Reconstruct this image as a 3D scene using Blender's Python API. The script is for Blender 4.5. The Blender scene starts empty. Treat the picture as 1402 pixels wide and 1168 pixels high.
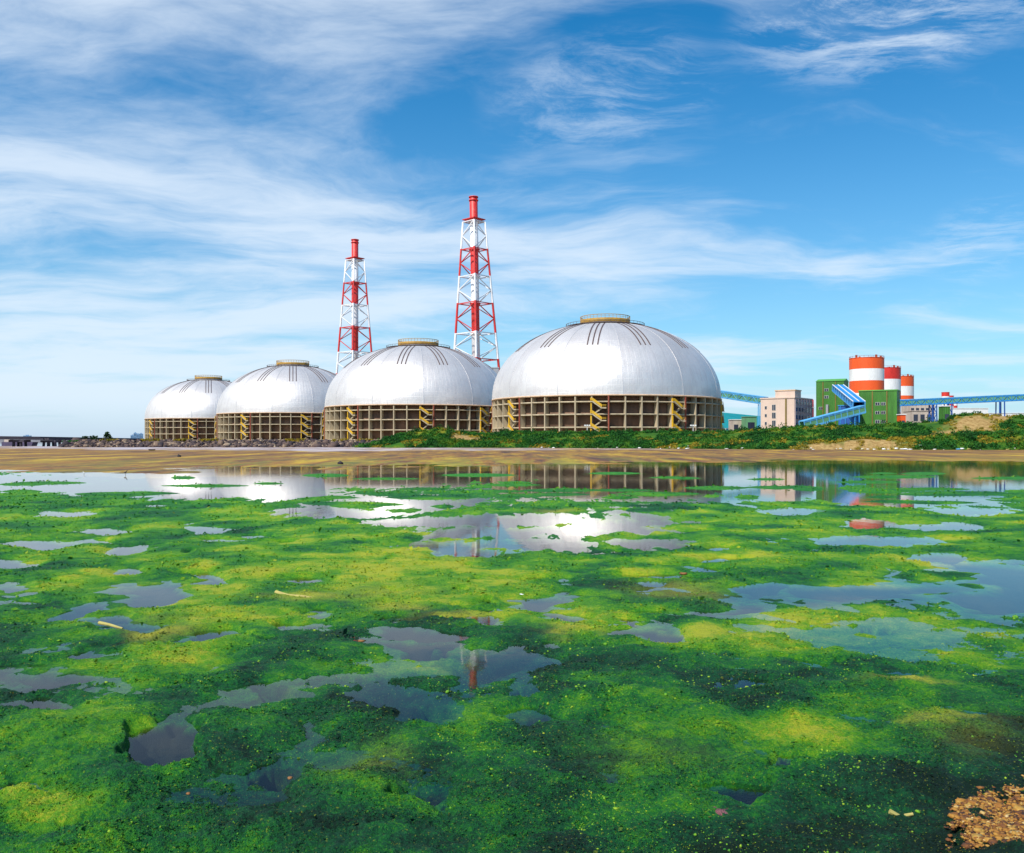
import bpy, math, random
import numpy as np
from mathutils import Vector, Matrix

# ------------------------------------------------------------------ camera, sky, sun, exposure
scene = bpy.context.scene
COL = scene.collection
R = math.radians
F, CX, HZ, EYE = 1214.0, 701.0, 603.0, 3.0        # focal length in photo pixels, image centre, horizon row, eye height

cam_data = bpy.data.cameras.new('camera')
cam_data.sensor_width = 36.0
cam_data.lens = 36.0 * F / 1402.0
cam_data.shift_y = (HZ - 584.0) / 1402.0
cam_data.clip_start = 0.1
cam_data.clip_end = 40000
cam = bpy.data.objects.new('camera', cam_data)
cam.location = (0, 0, EYE)
cam.rotation_euler = (R(90), 0, 0)
COL.objects.link(cam)
scene.camera = cam

SUN_AZ, SUN_EL = R(-140), R(50)                    # azimuth from +Y clockwise (towards +X); sun behind the camera, to its left
sun_dir = Vector((math.sin(SUN_AZ) * math.cos(SUN_EL), math.cos(SUN_AZ) * math.cos(SUN_EL), math.sin(SUN_EL)))
sun_data = bpy.data.lights.new('sun', 'SUN')
sun_data.energy = 4.2
sun_data.angle = R(0.53)
sun_data.color = (1.0, 0.95, 0.86)
sun = bpy.data.objects.new('sun', sun_data)
sun.rotation_euler = sun_dir.to_track_quat('Z', 'Y').to_euler()
COL.objects.link(sun)

scene.view_settings.view_transform = 'Standard'
scene.view_settings.look = 'None'
scene.view_settings.gamma = 1.0
scene.view_settings.exposure = 0.38
scene.view_settings.use_curve_mapping = False
scene.cycles.max_bounces = 8
scene.cycles.transparent_max_bounces = 12
scene.cycles.use_denoising = True


class NT:
    """small helper for node trees"""
    def __init__(self, tree):
        self.t = tree
        tree.nodes.clear()

    def n(self, kind, _in=None, **props):
        nd = self.t.nodes.new(kind)
        for k, v in props.items():
            setattr(nd, k, v)
        for k, v in (_in or {}).items():
            self.put(nd.inputs[k], v)
        return nd

    def put(self, sock, v):
        if isinstance(v, bpy.types.NodeSocket):
            self.t.links.new(v, sock)
        elif isinstance(v, bpy.types.Node):
            self.t.links.new(v.outputs[0], sock)
        else:
            if isinstance(v, (tuple, list)) and len(v) == 3 and sock.type == 'RGBA':
                v = (*v, 1)
            sock.default_value = v

    def math(self, op, a, b=0.0, c=0.0, clamp=False):
        nd = self.n('ShaderNodeMath', operation=op, use_clamp=clamp)
        for i, v in enumerate((a, b, c)):
            self.put(nd.inputs[i], v)
        return nd.outputs[0]

    def ramp(self, fac, stops, interp='LINEAR'):
        nd = self.n('ShaderNodeValToRGB', {'Fac': fac})
        cr = nd.color_ramp
        cr.interpolation = interp
        while len(cr.elements) < len(stops):
            cr.elements.new(0.5)
        for e, (p, c) in zip(cr.elements, stops):
            e.position = p
            e.color = (*c, 1) if len(c) == 3 else c
        return nd.outputs['Color']

    def mix(self, fac, a, b, blend='MIX'):
        nd = self.n('ShaderNodeMix', data_type='RGBA', blend_type=blend)
        self.put(nd.inputs[0], fac)
        self.put(nd.inputs[6], a)
        self.put(nd.inputs[7], b)
        return nd.outputs[2]

    def noise(self, vec, scale, detail=4, rough=0.5, dist=0.0):
        nd = self.n('ShaderNodeTexNoise', {'Scale': scale, 'Detail': detail, 'Roughness': rough, 'Distortion': dist})
        if vec is not None:
            self.put(nd.inputs['Vector'], vec)
        return nd.outputs['Fac']

    def smooth(self, v, lo, hi):
        nd = self.n('ShaderNodeMapRange', {'Value': v, 'From Min': lo, 'From Max': hi}, interpolation_type='SMOOTHSTEP')
        return nd.outputs[0]


world = bpy.data.worlds.new('World')
scene.world = world
world.use_nodes = True
w = NT(world.node_tree)
tc = w.n('ShaderNodeTexCoord')
sky = w.n('ShaderNodeTexSky', sky_type='NISHITA', sun_disc=False)
sky.sun_elevation = SUN_EL
sky.sun_rotation = SUN_AZ
sky.air_density = 1.0
sky.dust_density = 0.3
sky.ozone_density = 2.2
hs0 = w.n('ShaderNodeHueSaturation', {'Hue': 0.49, 'Saturation': 1.5, 'Value': 1.0, 'Color': sky})
hs = w.n('ShaderNodeMix', {6: hs0, 7: (0.36, 0.95, 1.03)}, data_type='RGBA', blend_type='MULTIPLY')
hs.inputs[0].default_value = 1.0
sep = w.n('ShaderNodeSeparateXYZ', {'Vector': tc.outputs['Generated']})
dx, dy, dz = sep.outputs
up = w.math('MAXIMUM', dz, 0.0)
# cirrus lies on a high flat layer: project the view direction on to it
den = w.math('ADD', up, 0.10)
px = w.math('DIVIDE', dx, den)
py = w.math('DIVIDE', dy, den)
plane = w.n('ShaderNodeCombineXYZ', {'X': px, 'Y': py, 'Z': 0.0})
warp = w.n('ShaderNodeTexNoise', {'Vector': plane, 'Scale': 0.8, 'Detail': 4.0})
wv = w.n('ShaderNodeVectorMath', {0: warp.outputs['Color'], 1: (0.9, 0.9, 0)}, operation='MULTIPLY')
pw = w.n('ShaderNodeVectorMath', {0: plane, 1: wv.outputs[0]}, operation='ADD')
st = w.n('ShaderNodeMapping', {'Vector': pw.outputs[0], 'Location': (1.2, 2.9, 0), 'Rotation': (0, 0, R(-52)), 'Scale': (0.62, 1.2, 1)})
n1 = w.noise(st.outputs[0], 1.05, 10, 0.61, 0.2)
n2 = w.noise(plane, 0.5, 3, 0.5, 0.2)
# more cloud towards the left of the view and low down, as the weather stood that day
side = w.math('MULTIPLY', dx, -0.37)
low = w.math('MULTIPLY', w.math('SUBTRACT', 0.32, up), 0.72)
n1 = w.math('MULTIPLY_ADD', w.math('SUBTRACT', n1, 0.5), 1.9, 0.47)
cov = w.math('ADD', w.math('ADD', n1, side), w.math('ADD', low, w.math('MULTIPLY', w.math('SUBTRACT', n2, 0.5), 0.6)))
cir = w.smooth(cov, 0.33, 0.92)
# a few bright torn wisps high on the right
def wisp(az, el, ra, re, tilt=0.0):
    """soft patch of sky around a direction (radians)"""
    a = w.math('SUBTRACT', w.math('ARCTAN2', dx, dy), az)
    e = w.math('SUBTRACT', w.math('ARCSINE', dz), el)
    e2 = w.math('SUBTRACT', e, w.math('MULTIPLY', a, tilt))
    q = w.math('ADD', w.math('POWER', w.math('DIVIDE', a, ra), 2.0), w.math('POWER', w.math('DIVIDE', e2, re), 2.0))
    return w.smooth(q, 1.0, 0.0)
def ang(u, v):
    d = Vector(((u - CX) / F, 1, (HZ - v) / F)).normalized()
    return math.atan2(d.x, d.y), math.asin(d.z)
n3 = w.noise(w.n('ShaderNodeMapping', {'Vector': pw.outputs[0], 'Rotation': (0, 0, R(-24)), 'Scale': (1.0, 1.7, 1)}).outputs[0], 3.6, 10, 0.72, 0.2)
tex = w.smooth(n3, 0.42, 0.66)
wm = w.math('MULTIPLY', wisp(*ang(1235, 10), 0.20, 0.075, 0.05), 0.65)
wm2 = w.math('MULTIPLY', wisp(*ang(830, 130), 0.16, 0.075, 0.10), 0.36)
wm3 = w.math('MULTIPLY', wisp(*ang(1345, 330), 0.07, 0.05, 0.1), 0.3)
ws = w.math('MULTIPLY', w.math('ADD', w.math('ADD', wm, wm2), wm3), tex)
clouds = w.math('ADD', w.math('MULTIPLY', cir, 0.80), w.math('MULTIPLY', ws, 0.95), clamp=True)
clouds = w.math('MULTIPLY', clouds, w.smooth(dz, -0.01, 0.05))
haze_f = w.math('MULTIPLY', w.math('POWER', w.math('SUBTRACT', 1.0, up), 6.0), 0.86)
air = w.mix(haze_f, hs.outputs[2], (4.3, 4.9, 6.5))
lit = w.mix(clouds, air, (5.6, 6.4, 7.3))
bg = w.n('ShaderNodeBackground', {'Color': lit, 'Strength': 0.11})
w.n('ShaderNodeOutputWorld', {'Surface': bg})

# ------------------------------------------------------------------ materials
MATS = {}
def material(name):
    m = bpy.data.materials.new(name)
    m.use_nodes = True
    MATS[name] = m
    return m, NT(m.node_tree)

def paint(name, col, rough=0.6, metal=0.0, vary=0.25, scale=0.4, bump=0.0, dirt=None, spec=0.4):
    """painted or bare surface with uneven tone and a little streaking wear"""
    m, t = material(name)
    tcn = t.n('ShaderNodeTexCoord')
    mp = t.n('ShaderNodeMapping', {'Vector': tcn.outputs['Object'], 'Scale': (1, 1, 0.3)})
    n = t.noise(mp.outputs[0], scale, 6, 0.6)
    lo = tuple(c * (1 - vary) for c in col)
    hi = tuple(min(1, c * (1 + vary * 0.6)) for c in col)
    c = t.ramp(n, [(0.3, lo), (0.7, hi)])
    if dirt:
        n2 = t.noise(mp.outputs[0], scale * 5, 5, 0.7)
        c = t.mix(t.math('MULTIPLY', t.smooth(n2, 0.55, 0.75), 0.6), c, dirt)
    b = t.n('ShaderNodeBsdfPrincipled', {'Base Color': c, 'Roughness': rough, 'Metallic': metal, 'Specular IOR Level': spec})
    if bump:
        bn = t.n('ShaderNodeBump', {'Height': t.noise(tcn.outputs['Object'], scale * 8, 4), 'Strength': bump, 'Distance': 0.1})
        t.put(b.inputs['Normal'], bn)
    t.n('ShaderNodeOutputMaterial', {'Surface': b})
    return m

paint('concrete', (0.47, 0.38, 0.25), 0.85, vary=0.35, scale=0.3, dirt=(0.30, 0.23, 0.15))
paint('wall_concrete', (0.20, 0.115, 0.075), 0.9, vary=0.45, scale=0.22, dirt=(0.10, 0.065, 0.06))
paint('brown_panel', (0.22, 0.11, 0.06), 0.8, vary=0.3)
paint('yellow_steel', (0.72, 0.42, 0.02), 0.6, vary=0.25, dirt=(0.3, 0.15, 0.02))
paint('rust_red', (0.30, 0.07, 0.04), 0.7, vary=0.3)
paint('dark_rail', (0.10, 0.065, 0.06), 0.6, vary=0.2)
paint('ochre_band', (0.38, 0.21, 0.03), 0.6, vary=0.3, dirt=(0.14, 0.07, 0.02))
paint('tan_trim', (0.62, 0.42, 0.27), 0.7)
paint('white_paint', (0.80, 0.79, 0.77), 0.5, vary=0.12, dirt=(0.5, 0.46, 0.4))
paint('orange_paint', (0.80, 0.10, 0.015), 0.55, vary=0.15, scale=0.15, dirt=(0.6, 0.06, 0.02))
paint('red_paint', (0.62, 0.03, 0.02), 0.5, vary=0.2)
paint('green_wall', (0.05, 0.20, 0.022), 0.7, vary=0.15, scale=0.15, dirt=(0.035, 0.13, 0.02))
paint('green_roof', (0.10, 0.35, 0.06), 0.6, vary=0.15)
paint('dark_glass', (0.03, 0.035, 0.06), 0.15, vary=0.3, spec=0.6)
paint('window_trim', (0.50, 0.50, 0.46), 0.6)
paint('brown_pipe', (0.20, 0.14, 0.03), 0.7)
paint('cream_wall', (0.64, 0.48, 0.39), 0.85, vary=0.12, scale=0.2, dirt=(0.50, 0.38, 0.28))
paint('cream_shade_wall', (0.42, 0.33, 0.33), 0.85, vary=0.15, scale=0.2)  # shaded copy of the cream wall, the shade is in the colour
paint('blue_steel', (0.03, 0.24, 0.58), 0.5, vary=0.2, scale=0.3)
paint('light_blue', (0.12, 0.42, 0.72), 0.5, vary=0.2, scale=0.3)
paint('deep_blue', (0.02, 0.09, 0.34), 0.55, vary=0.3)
paint('mint_panel', (0.13, 0.33, 0.16), 0.6, vary=0.2)
paint('teal_roof', (0.01, 0.22, 0.24), 0.6, vary=0.15)
paint('teal_wall', (0.05, 0.30, 0.36), 0.7, vary=0.2)
paint('grey_metal', (0.34, 0.34, 0.37), 0.6, vary=0.2)
paint('plant_cream', (0.52, 0.43, 0.36), 0.8, vary=0.3, dirt=(0.25, 0.2, 0.2))
paint('bridge_concrete', (0.06, 0.05, 0.065), 0.9, vary=0.25)
paint('haze_blue', (0.20, 0.34, 0.52), 0.7, vary=0.2, scale=0.05)  # distance haze painted into the colour of the far tower blocks
paint('far_land', (0.20, 0.19, 0.20), 0.9, vary=0.4, scale=0.05)
paint('barge_hull', (0.09, 0.07, 0.13), 0.7)
paint('black_wood', (0.02, 0.018, 0.02), 0.8)
paint('driftwood', (0.40, 0.34, 0.10), 0.8, vary=0.3, scale=5)
paint('plastic_white', (0.82, 0.82, 0.78), 0.4, vary=0.1, scale=4)
paint('orange_scrap', (0.22, 0.10, 0.03), 0.7, vary=0.4, scale=9)
paint('pink_mud', (0.30, 0.12, 0.12), 0.55, vary=0.5, scale=9, bump=0.8)
paint('feather_dark', (0.03, 0.03, 0.035), 0.7)
paint('feather_white', (0.75, 0.74, 0.70), 0.7)
paint('bark', (0.06, 0.04, 0.03), 0.95, vary=0.3)
paint('stalk', (0.10, 0.07, 0.03), 0.9, vary=0.4, scale=6)
paint('earth', (0.20, 0.15, 0.07), 0.95, vary=0.4, scale=0.1, bump=0.3)


def cladding(name, col, pitch=0.9):
    m, t = material(name)
    tcn = t.n('ShaderNodeTexCoord')
    sp = t.n('ShaderNodeSeparateXYZ', {'Vector': tcn.outputs['Object']})
    wv_ = t.math('SINE', t.math('MULTIPLY', t.math('ADD', sp.outputs[0], sp.outputs[1]), 6.2832 / pitch))
    n = t.noise(t.n('ShaderNodeMapping', {'Vector': tcn.outputs['Object'], 'Scale': (1, 1, 0.15)}).outputs[0], 0.5, 6, 0.7)
    c = t.ramp(n, [(0.3, tuple(q * 0.6 for q in col)), (0.6, col), (0.75, tuple(min(1, q * 1.3) for q in col))])
    sheet = t.n('ShaderNodeTexWhiteNoise', {'Vector': t.n('ShaderNodeCombineXYZ', {'X': t.math('FLOOR', t.math('DIVIDE', t.math('ADD', sp.outputs[0], sp.outputs[1]), 2.7)), 'Y': t.math('FLOOR', t.math('DIVIDE', sp.outputs[2], 6.0)), 'Z': 0})}, noise_dimensions='3D')
    c = t.mix(t.math('MULTIPLY', sheet.outputs[0], 0.3), c, tuple(q * 0.65 for q in col))
    bmp = t.n('ShaderNodeBump', {'Height': wv_, 'Strength': 0.6, 'Distance': 0.08})
    b = t.n('ShaderNodeBsdfPrincipled', {'Base Color': c, 'Roughness': 0.55, 'Normal': bmp})
    t.n('ShaderNodeOutputMaterial', {'Surface': b})
cladding('green_wall', (0.055, 0.21, 0.022))

def dome_skin():
    m, t = material('dome_aluminium')
    tcn = t.n('ShaderNodeTexCoord')
    s = t.n('ShaderNodeSeparateXYZ', {'Vector': tcn.outputs['Object']})
    a = t.math('ARCTAN2', s.outputs[0], s.outputs[1])
    sheet = t.math('FLOOR', t.math('MULTIPLY', a, 160 / (2 * math.pi)))
    row = t.math('FLOOR', t.math('DIVIDE', s.outputs[2], 3.2))
    cell = t.n('ShaderNodeTexWhiteNoise', {'Vector': t.n('ShaderNodeCombineXYZ', {'X': sheet, 'Y': row, 'Z': 0})}, noise_dimensions='3D')
    col_n = t.n('ShaderNodeTexWhiteNoise', {'Vector': t.n('ShaderNodeCombineXYZ', {'X': sheet, 'Y': 0.5, 'Z': 2})}, noise_dimensions='3D')
    n = t.noise(tcn.outputs['Object'], 0.06, 5, 0.6)
    st = t.n('ShaderNodeCombineXYZ', {'X': t.math('MULTIPLY', a, 40), 'Y': t.math('MULTIPLY', s.outputs[2], 0.05), 'Z': 0})
    streak = t.noise(st, 1.6, 4, 0.6)
    base = t.ramp(n, [(0.3, (0.68, 0.635, 0.60)), (0.7, (0.80, 0.76, 0.725))])
    base = t.mix(t.math('MULTIPLY', cell.outputs[0], 0.34), base, (0.58, 0.55, 0.57))
    base = t.mix(t.math('MULTIPLY', t.smooth(streak, 0.48, 0.72), 0.42), base, (0.50, 0.45, 0.44))
    rough = t.math('ADD', 0.49, t.math('ADD', t.math('MULTIPLY', cell.outputs[0], 0.05), t.math('MULTIPLY', n, 0.08)))
    # standing seams between the sheets
    fr = t.math('FRACT', t.math('MULTIPLY', a, 160 / (2 * math.pi)))
    seam = t.math('LESS_THAN', t.math('ABSOLUTE', t.math('SUBTRACT', fr, 0.5)), 0.06)
    fr2 = t.math('FRACT', t.math('DIVIDE', s.outputs[2], 3.2))
    seam2 = t.math('LESS_THAN', fr2, 0.05)
    hgt = t.math('ADD', t.math('MULTIPLY', t.math('MAXIMUM', seam, seam2), 0.3), t.noise(tcn.outputs['Object'], 0.25, 3))
    bmp = t.n('ShaderNodeBump', {'Height': hgt, 'Strength': 0.26, 'Distance': 0.5})
    b = t.n('ShaderNodeBsdfPrincipled', {'Base Color': base, 'Roughness': rough, 'Metallic': 0.64, 'Normal': bmp})
    t.n('ShaderNodeOutputMaterial', {'Surface': b})
dome_skin()
paint('seam_metal', (0.62, 0.60, 0.60), 0.45, metal=0.5, vary=0.1)


def banded(name, levels, first):
    """red and white aviation bands by height (object z, metres)"""
    m, t = material(name)
    tcn = t.n('ShaderNodeTexCoord')
    s = t.n('ShaderNodeSeparateXYZ', {'Vector': tcn.outputs['Object']})
    top = 260.0
    red, white = (0.62, 0.025, 0.02), (0.80, 0.79, 0.80)
    stops, c = [(0.0, first)], first
    for z in levels:
        c = white if c == red else red
        stops.append((z / top, c))
    col = t.ramp(t.math('DIVIDE', s.outputs[2], top), stops, 'CONSTANT')
    n = t.noise(tcn.outputs['Object'], 0.25, 6, 0.65)
    col = t.mix(t.math('MULTIPLY', t.smooth(n, 0.5, 0.7), 0.28), col, (0.40, 0.24, 0.2))
    b = t.n('ShaderNodeBsdfPrincipled', {'Base Color': col, 'Roughness': 0.5})
    t.n('ShaderNodeOutputMaterial', {'Surface': b})
    return m
DCH = 898.0
def zch(v):
    return (HZ - v) * DCH / F
banded('chimney_bands', [zch(493), zch(457), zch(416), zch(379), zch(342), zch(304)], (0.62, 0.025, 0.02))


def water_mat():
    m, t = material('water')
    tcn = t.n('ShaderNodeTexCoord')
    b1 = t.noise(t.n('ShaderNodeMapping', {'Vector': tcn.outputs['Object'], 'Scale': (1.0, 0.6, 1)}).outputs[0], 2.2, 3, 0.5)
    b2 = t.noise(tcn.outputs['Object'], 0.15, 2, 0.5)
    bmp = t.n('ShaderNodeBump', {'Height': t.math('MULTIPLY', b1, b2), 'Strength': 0.25, 'Distance': 0.012})
    g = t.n('ShaderNodeBsdfGlossy', {'Color': (1, 1, 1), 'Roughness': 0.04, 'Normal': bmp})
    tr = t.n('ShaderNodeBsdfTransparent', {'Color': (0.84, 0.90, 0.82)})
    fr = t.n('ShaderNodeFresnel', {'IOR': 1.20})
    mx = t.n('ShaderNodeMixShader', {0: fr, 1: tr, 2: g})
    t.n('ShaderNodeOutputMaterial', {'Surface': mx})
water_mat()


def algae_mat():
    m, t = material('algae')
    tcn = t.n('ShaderNodeTexCoord')
    P = tcn.outputs['Object']
    cov = t.n('ShaderNodeAttribute', attribute_name='cover').outputs['Fac']
    yel = t.n('ShaderNodeAttribute', attribute_name='yellow').outputs['Fac']
    age = t.n('ShaderNodeAttribute', attribute_name='age').outputs['Fac']
    n2 = t.noise(P, 4.5, 6, 0.65)
    n3 = t.noise(P, 30, 5, 0.75)
    tone = t.math('ADD', 0.5, t.math('ADD', t.math('MULTIPLY', age, 0.40), t.math('ADD', t.math('MULTIPLY', t.math('SUBTRACT', n2, 0.5), 0.7), t.math('MULTIPLY', t.math('SUBTRACT', n3, 0.5), 1.0))))
    col = t.ramp(tone, [(0.08, (0.003, 0.026, 0.012)), (0.28, (0.004, 0.088, 0.030)), (0.45, (0.014, 0.19, 0.026)), (0.58, (0.062, 0.30, 0.012)), (0.76, (0.18, 0.43, 0.010)), (0.95, (0.52, 0.56, 0.03))])
    spk = t.smooth(t.noise(P, 45, 2, 0.5), 0.64, 0.72)
    col = t.mix(t.math('MULTIPLY', spk, 0.55), col, (0.40, 0.48, 0.03))
    col = t.mix(t.math('MULTIPLY', yel, t.smooth(n3, 0.30, 0.52)), col, (0.62, 0.58, 0.05))
    mud = t.ramp(n2, [(0.35, (0.008, 0.012, 0.014)), (0.7, (0.028, 0.028, 0.018))])
    col = t.mix(t.smooth(cov, -0.10, -0.50), col, mud)
    hgt = t.math('ADD', t.math('MULTIPLY', n3, 0.6), t.noise(P, 75, 3, 0.7))
    bmp = t.n('ShaderNodeBump', {'Height': hgt, 'Strength': 1.0, 'Distance': 0.06})
    b = t.n('ShaderNodeBsdfPrincipled', {'Base Color': col, 'Roughness': 0.75, 'Normal': bmp, 'Specular IOR Level': 0.25})
    t.n('ShaderNodeOutputMaterial', {'Surface': b})
algae_mat()


def tuft_mat():
    m, t = material('algae_tuft')
    tcn = t.n('ShaderNodeTexCoord')
    n = t.noise(tcn.outputs['Object'], 9, 4, 0.7)
    col = t.ramp(n, [(0.38, (0.03, 0.17, 0.02)), (0.52, (0.12, 0.30, 0.015)), (0.68, (0.42, 0.46, 0.03))])
    b = t.n('ShaderNodeBsdfPrincipled', {'Base Color': col, 'Roughness': 0.7, 'Specular IOR Level': 0.25})
    t.n('ShaderNodeOutputMaterial', {'Surface': b})
tuft_mat()


def mud_mat():
    m, t = material('mud')
    tcn = t.n('ShaderNodeTexCoord')
    P = tcn.outputs['Object']
    kind = t.n('ShaderNodeAttribute', attribute_name='pale').outputs['Fac']
    weed = t.n('ShaderNodeAttribute', attribute_name='weed').outputs['Fac']
    mp = t.n('ShaderNodeMapping', {'Vector': P, 'Scale': (0.5, 1, 1)}).outputs[0]
    n1 = t.noise(t.n('ShaderNodeMapping', {'Vector': P, 'Scale': (1.0, 0.16, 1)}).outputs[0], 0.16, 7, 0.75, 0.3)
    n2 = t.noise(t.n('ShaderNodeMapping', {'Vector': P, 'Scale': (1.0, 0.3, 1)}).outputs[0], 0.5, 5, 0.65)
    col = t.ramp(n1, [(0.36, (0.05, 0.022, 0.014)), (0.45, (0.18, 0.07, 0.016)), (0.53, (0.32, 0.15, 0.010)), (0.63, (0.54, 0.34, 0.010))])
    col = t.mix(t.math('MULTIPLY', t.smooth(n2, 0.45, 0.72), 0.6), col, (0.08, 0.05, 0.025))
    wd = t.ramp(t.noise(mp, 0.35, 6, 0.65), [(0.38, (0.05, 0.13, 0.012)), (0.5, (0.22, 0.21, 0.012)), (0.62, (0.55, 0.42, 0.02))])
    col = t.mix(t.math('MULTIPLY', weed, t.smooth(t.noise(t.n('ShaderNodeMapping', {'Vector': P, 'Scale': (1.0, 0.14, 1)}).outputs[0], 0.2, 6, 0.75), 0.45, 0.55)), col, wd)
    pl = t.ramp(t.noise(mp, 0.09, 6, 0.6), [(0.35, (0.34, 0.24, 0.22)), (0.6, (0.62, 0.54, 0.56))])
    col = t.mix(kind, col, pl)
    bmp = t.n('ShaderNodeBump', {'Height': n2, 'Strength': 0.5, 'Distance': 0.15})
    rg = t.math('SUBTRACT', 0.75, t.math('MULTIPLY', kind, 0.35))
    b = t.n('ShaderNodeBsdfPrincipled', {'Base Color': col, 'Roughness': rg, 'Normal': bmp})
    t.n('ShaderNodeOutputMaterial', {'Surface': b})
mud_mat()


def bank_mat():
    m, t = material('bank_soil')
    tcn = t.n('ShaderNodeTexCoord')
    P = tcn.outputs['Object']
    bare = t.n('ShaderNodeAttribute', attribute_name='bare').outputs['Fac']
    n1 = t.noise(P, 0.12, 6, 0.65)
    n2 = t.noise(P, 0.9, 5, 0.65)
    col = t.ramp(n1, [(0.38, (0.02, 0.085, 0.015)), (0.55, (0.06, 0.14, 0.012)), (0.72, (0.24, 0.20, 0.02))])
    sand = t.ramp(n2, [(0.3, (0.20, 0.11, 0.03)), (0.7, (0.50, 0.34, 0.14))])
    col = t.mix(bare, col, sand)
    bmp = t.n('ShaderNodeBump', {'Height': n2, 'Strength': 0.7, 'Distance': 0.6})
    b = t.n('ShaderNodeBsdfPrincipled', {'Base Color': col, 'Roughness': 0.95, 'Normal': bmp, 'Specular IOR Level': 0.1})
    t.n('ShaderNodeOutputMaterial', {'Surface': b})
bank_mat()


def leaf_mat(name, stops, scale):
    m, t = material(name)
    tcn = t.n('ShaderNodeTexCoord')
    n = t.noise(tcn.outputs['Object'], scale, 5, 0.7)
    col = t.ramp(n, stops)
    b = t.n('ShaderNodeBsdfPrincipled', {'Base Color': col, 'Roughness': 0.8, 'Specular IOR Level': 0.15})
    tr = t.n('ShaderNodeBsdfTranslucent', {'Color': col})
    mx = t.n('ShaderNodeMixShader', {0: 0.25, 1: b, 2: tr})
    t.n('ShaderNodeOutputMaterial', {'Surface': mx})
leaf_mat('shrub_leaf', [(0.36, (0.014, 0.075, 0.016)), (0.50, (0.03, 0.15, 0.02)), (0.60, (0.085, 0.19, 0.016)), (0.72, (0.28, 0.24, 0.02))], 0.12)
leaf_mat('tall_leaf', [(0.36, (0.010, 0.045, 0.014)), (0.54, (0.022, 0.10, 0.018)), (0.68, (0.06, 0.16, 0.02))], 0.35)
leaf_mat('dry_grass', [(0.35, (0.16, 0.16, 0.02)), (0.5, (0.30, 0.22, 0.02)), (0.65, (0.45, 0.32, 0.04))], 0.3)
leaf_mat('tree_leaf', [(0.35, (0.015, 0.05, 0.02)), (0.65, (0.05, 0.10, 0.03))], 0.5)


def stone_mat(name, stops, scale):
    m, t = material(name)
    tcn = t.n('ShaderNodeTexCoord')
    v = t.n('ShaderNodeAttribute', attribute_name='tone').outputs['Fac']
    n = t.noise(tcn.outputs['Object'], scale, 5, 0.65)
    col = t.ramp(t.math('ADD', t.math('MULTIPLY', v, 0.75), t.math('MULTIPLY', t.math('SUBTRACT', n, 0.5), 0.5)), stops)
    bmp = t.n('ShaderNodeBump', {'Height': n, 'Strength': 0.5, 'Distance': 0.3 / scale})
    b = t.n('ShaderNodeBsdfPrincipled', {'Base Color': col, 'Roughness': 0.8, 'Normal': bmp})
    t.n('ShaderNodeOutputMaterial', {'Surface': b})
stone_mat('rubble_stone', [(0.1, (0.02, 0.013, 0.02)), (0.4, (0.075, 0.045, 0.04)), (0.66, (0.16, 0.10, 0.065)), (0.8, (0.40, 0.30, 0.20))], 1.0)
stone_mat('gravel_stone', [(0.05, (0.03, 0.012, 0.008)), (0.24, (0.15, 0.05, 0.008)), (0.48, (0.33, 0.14, 0.014)), (0.70, (0.40, 0.23, 0.04)), (0.84, (0.62, 0.48, 0.26))], 30)

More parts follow.
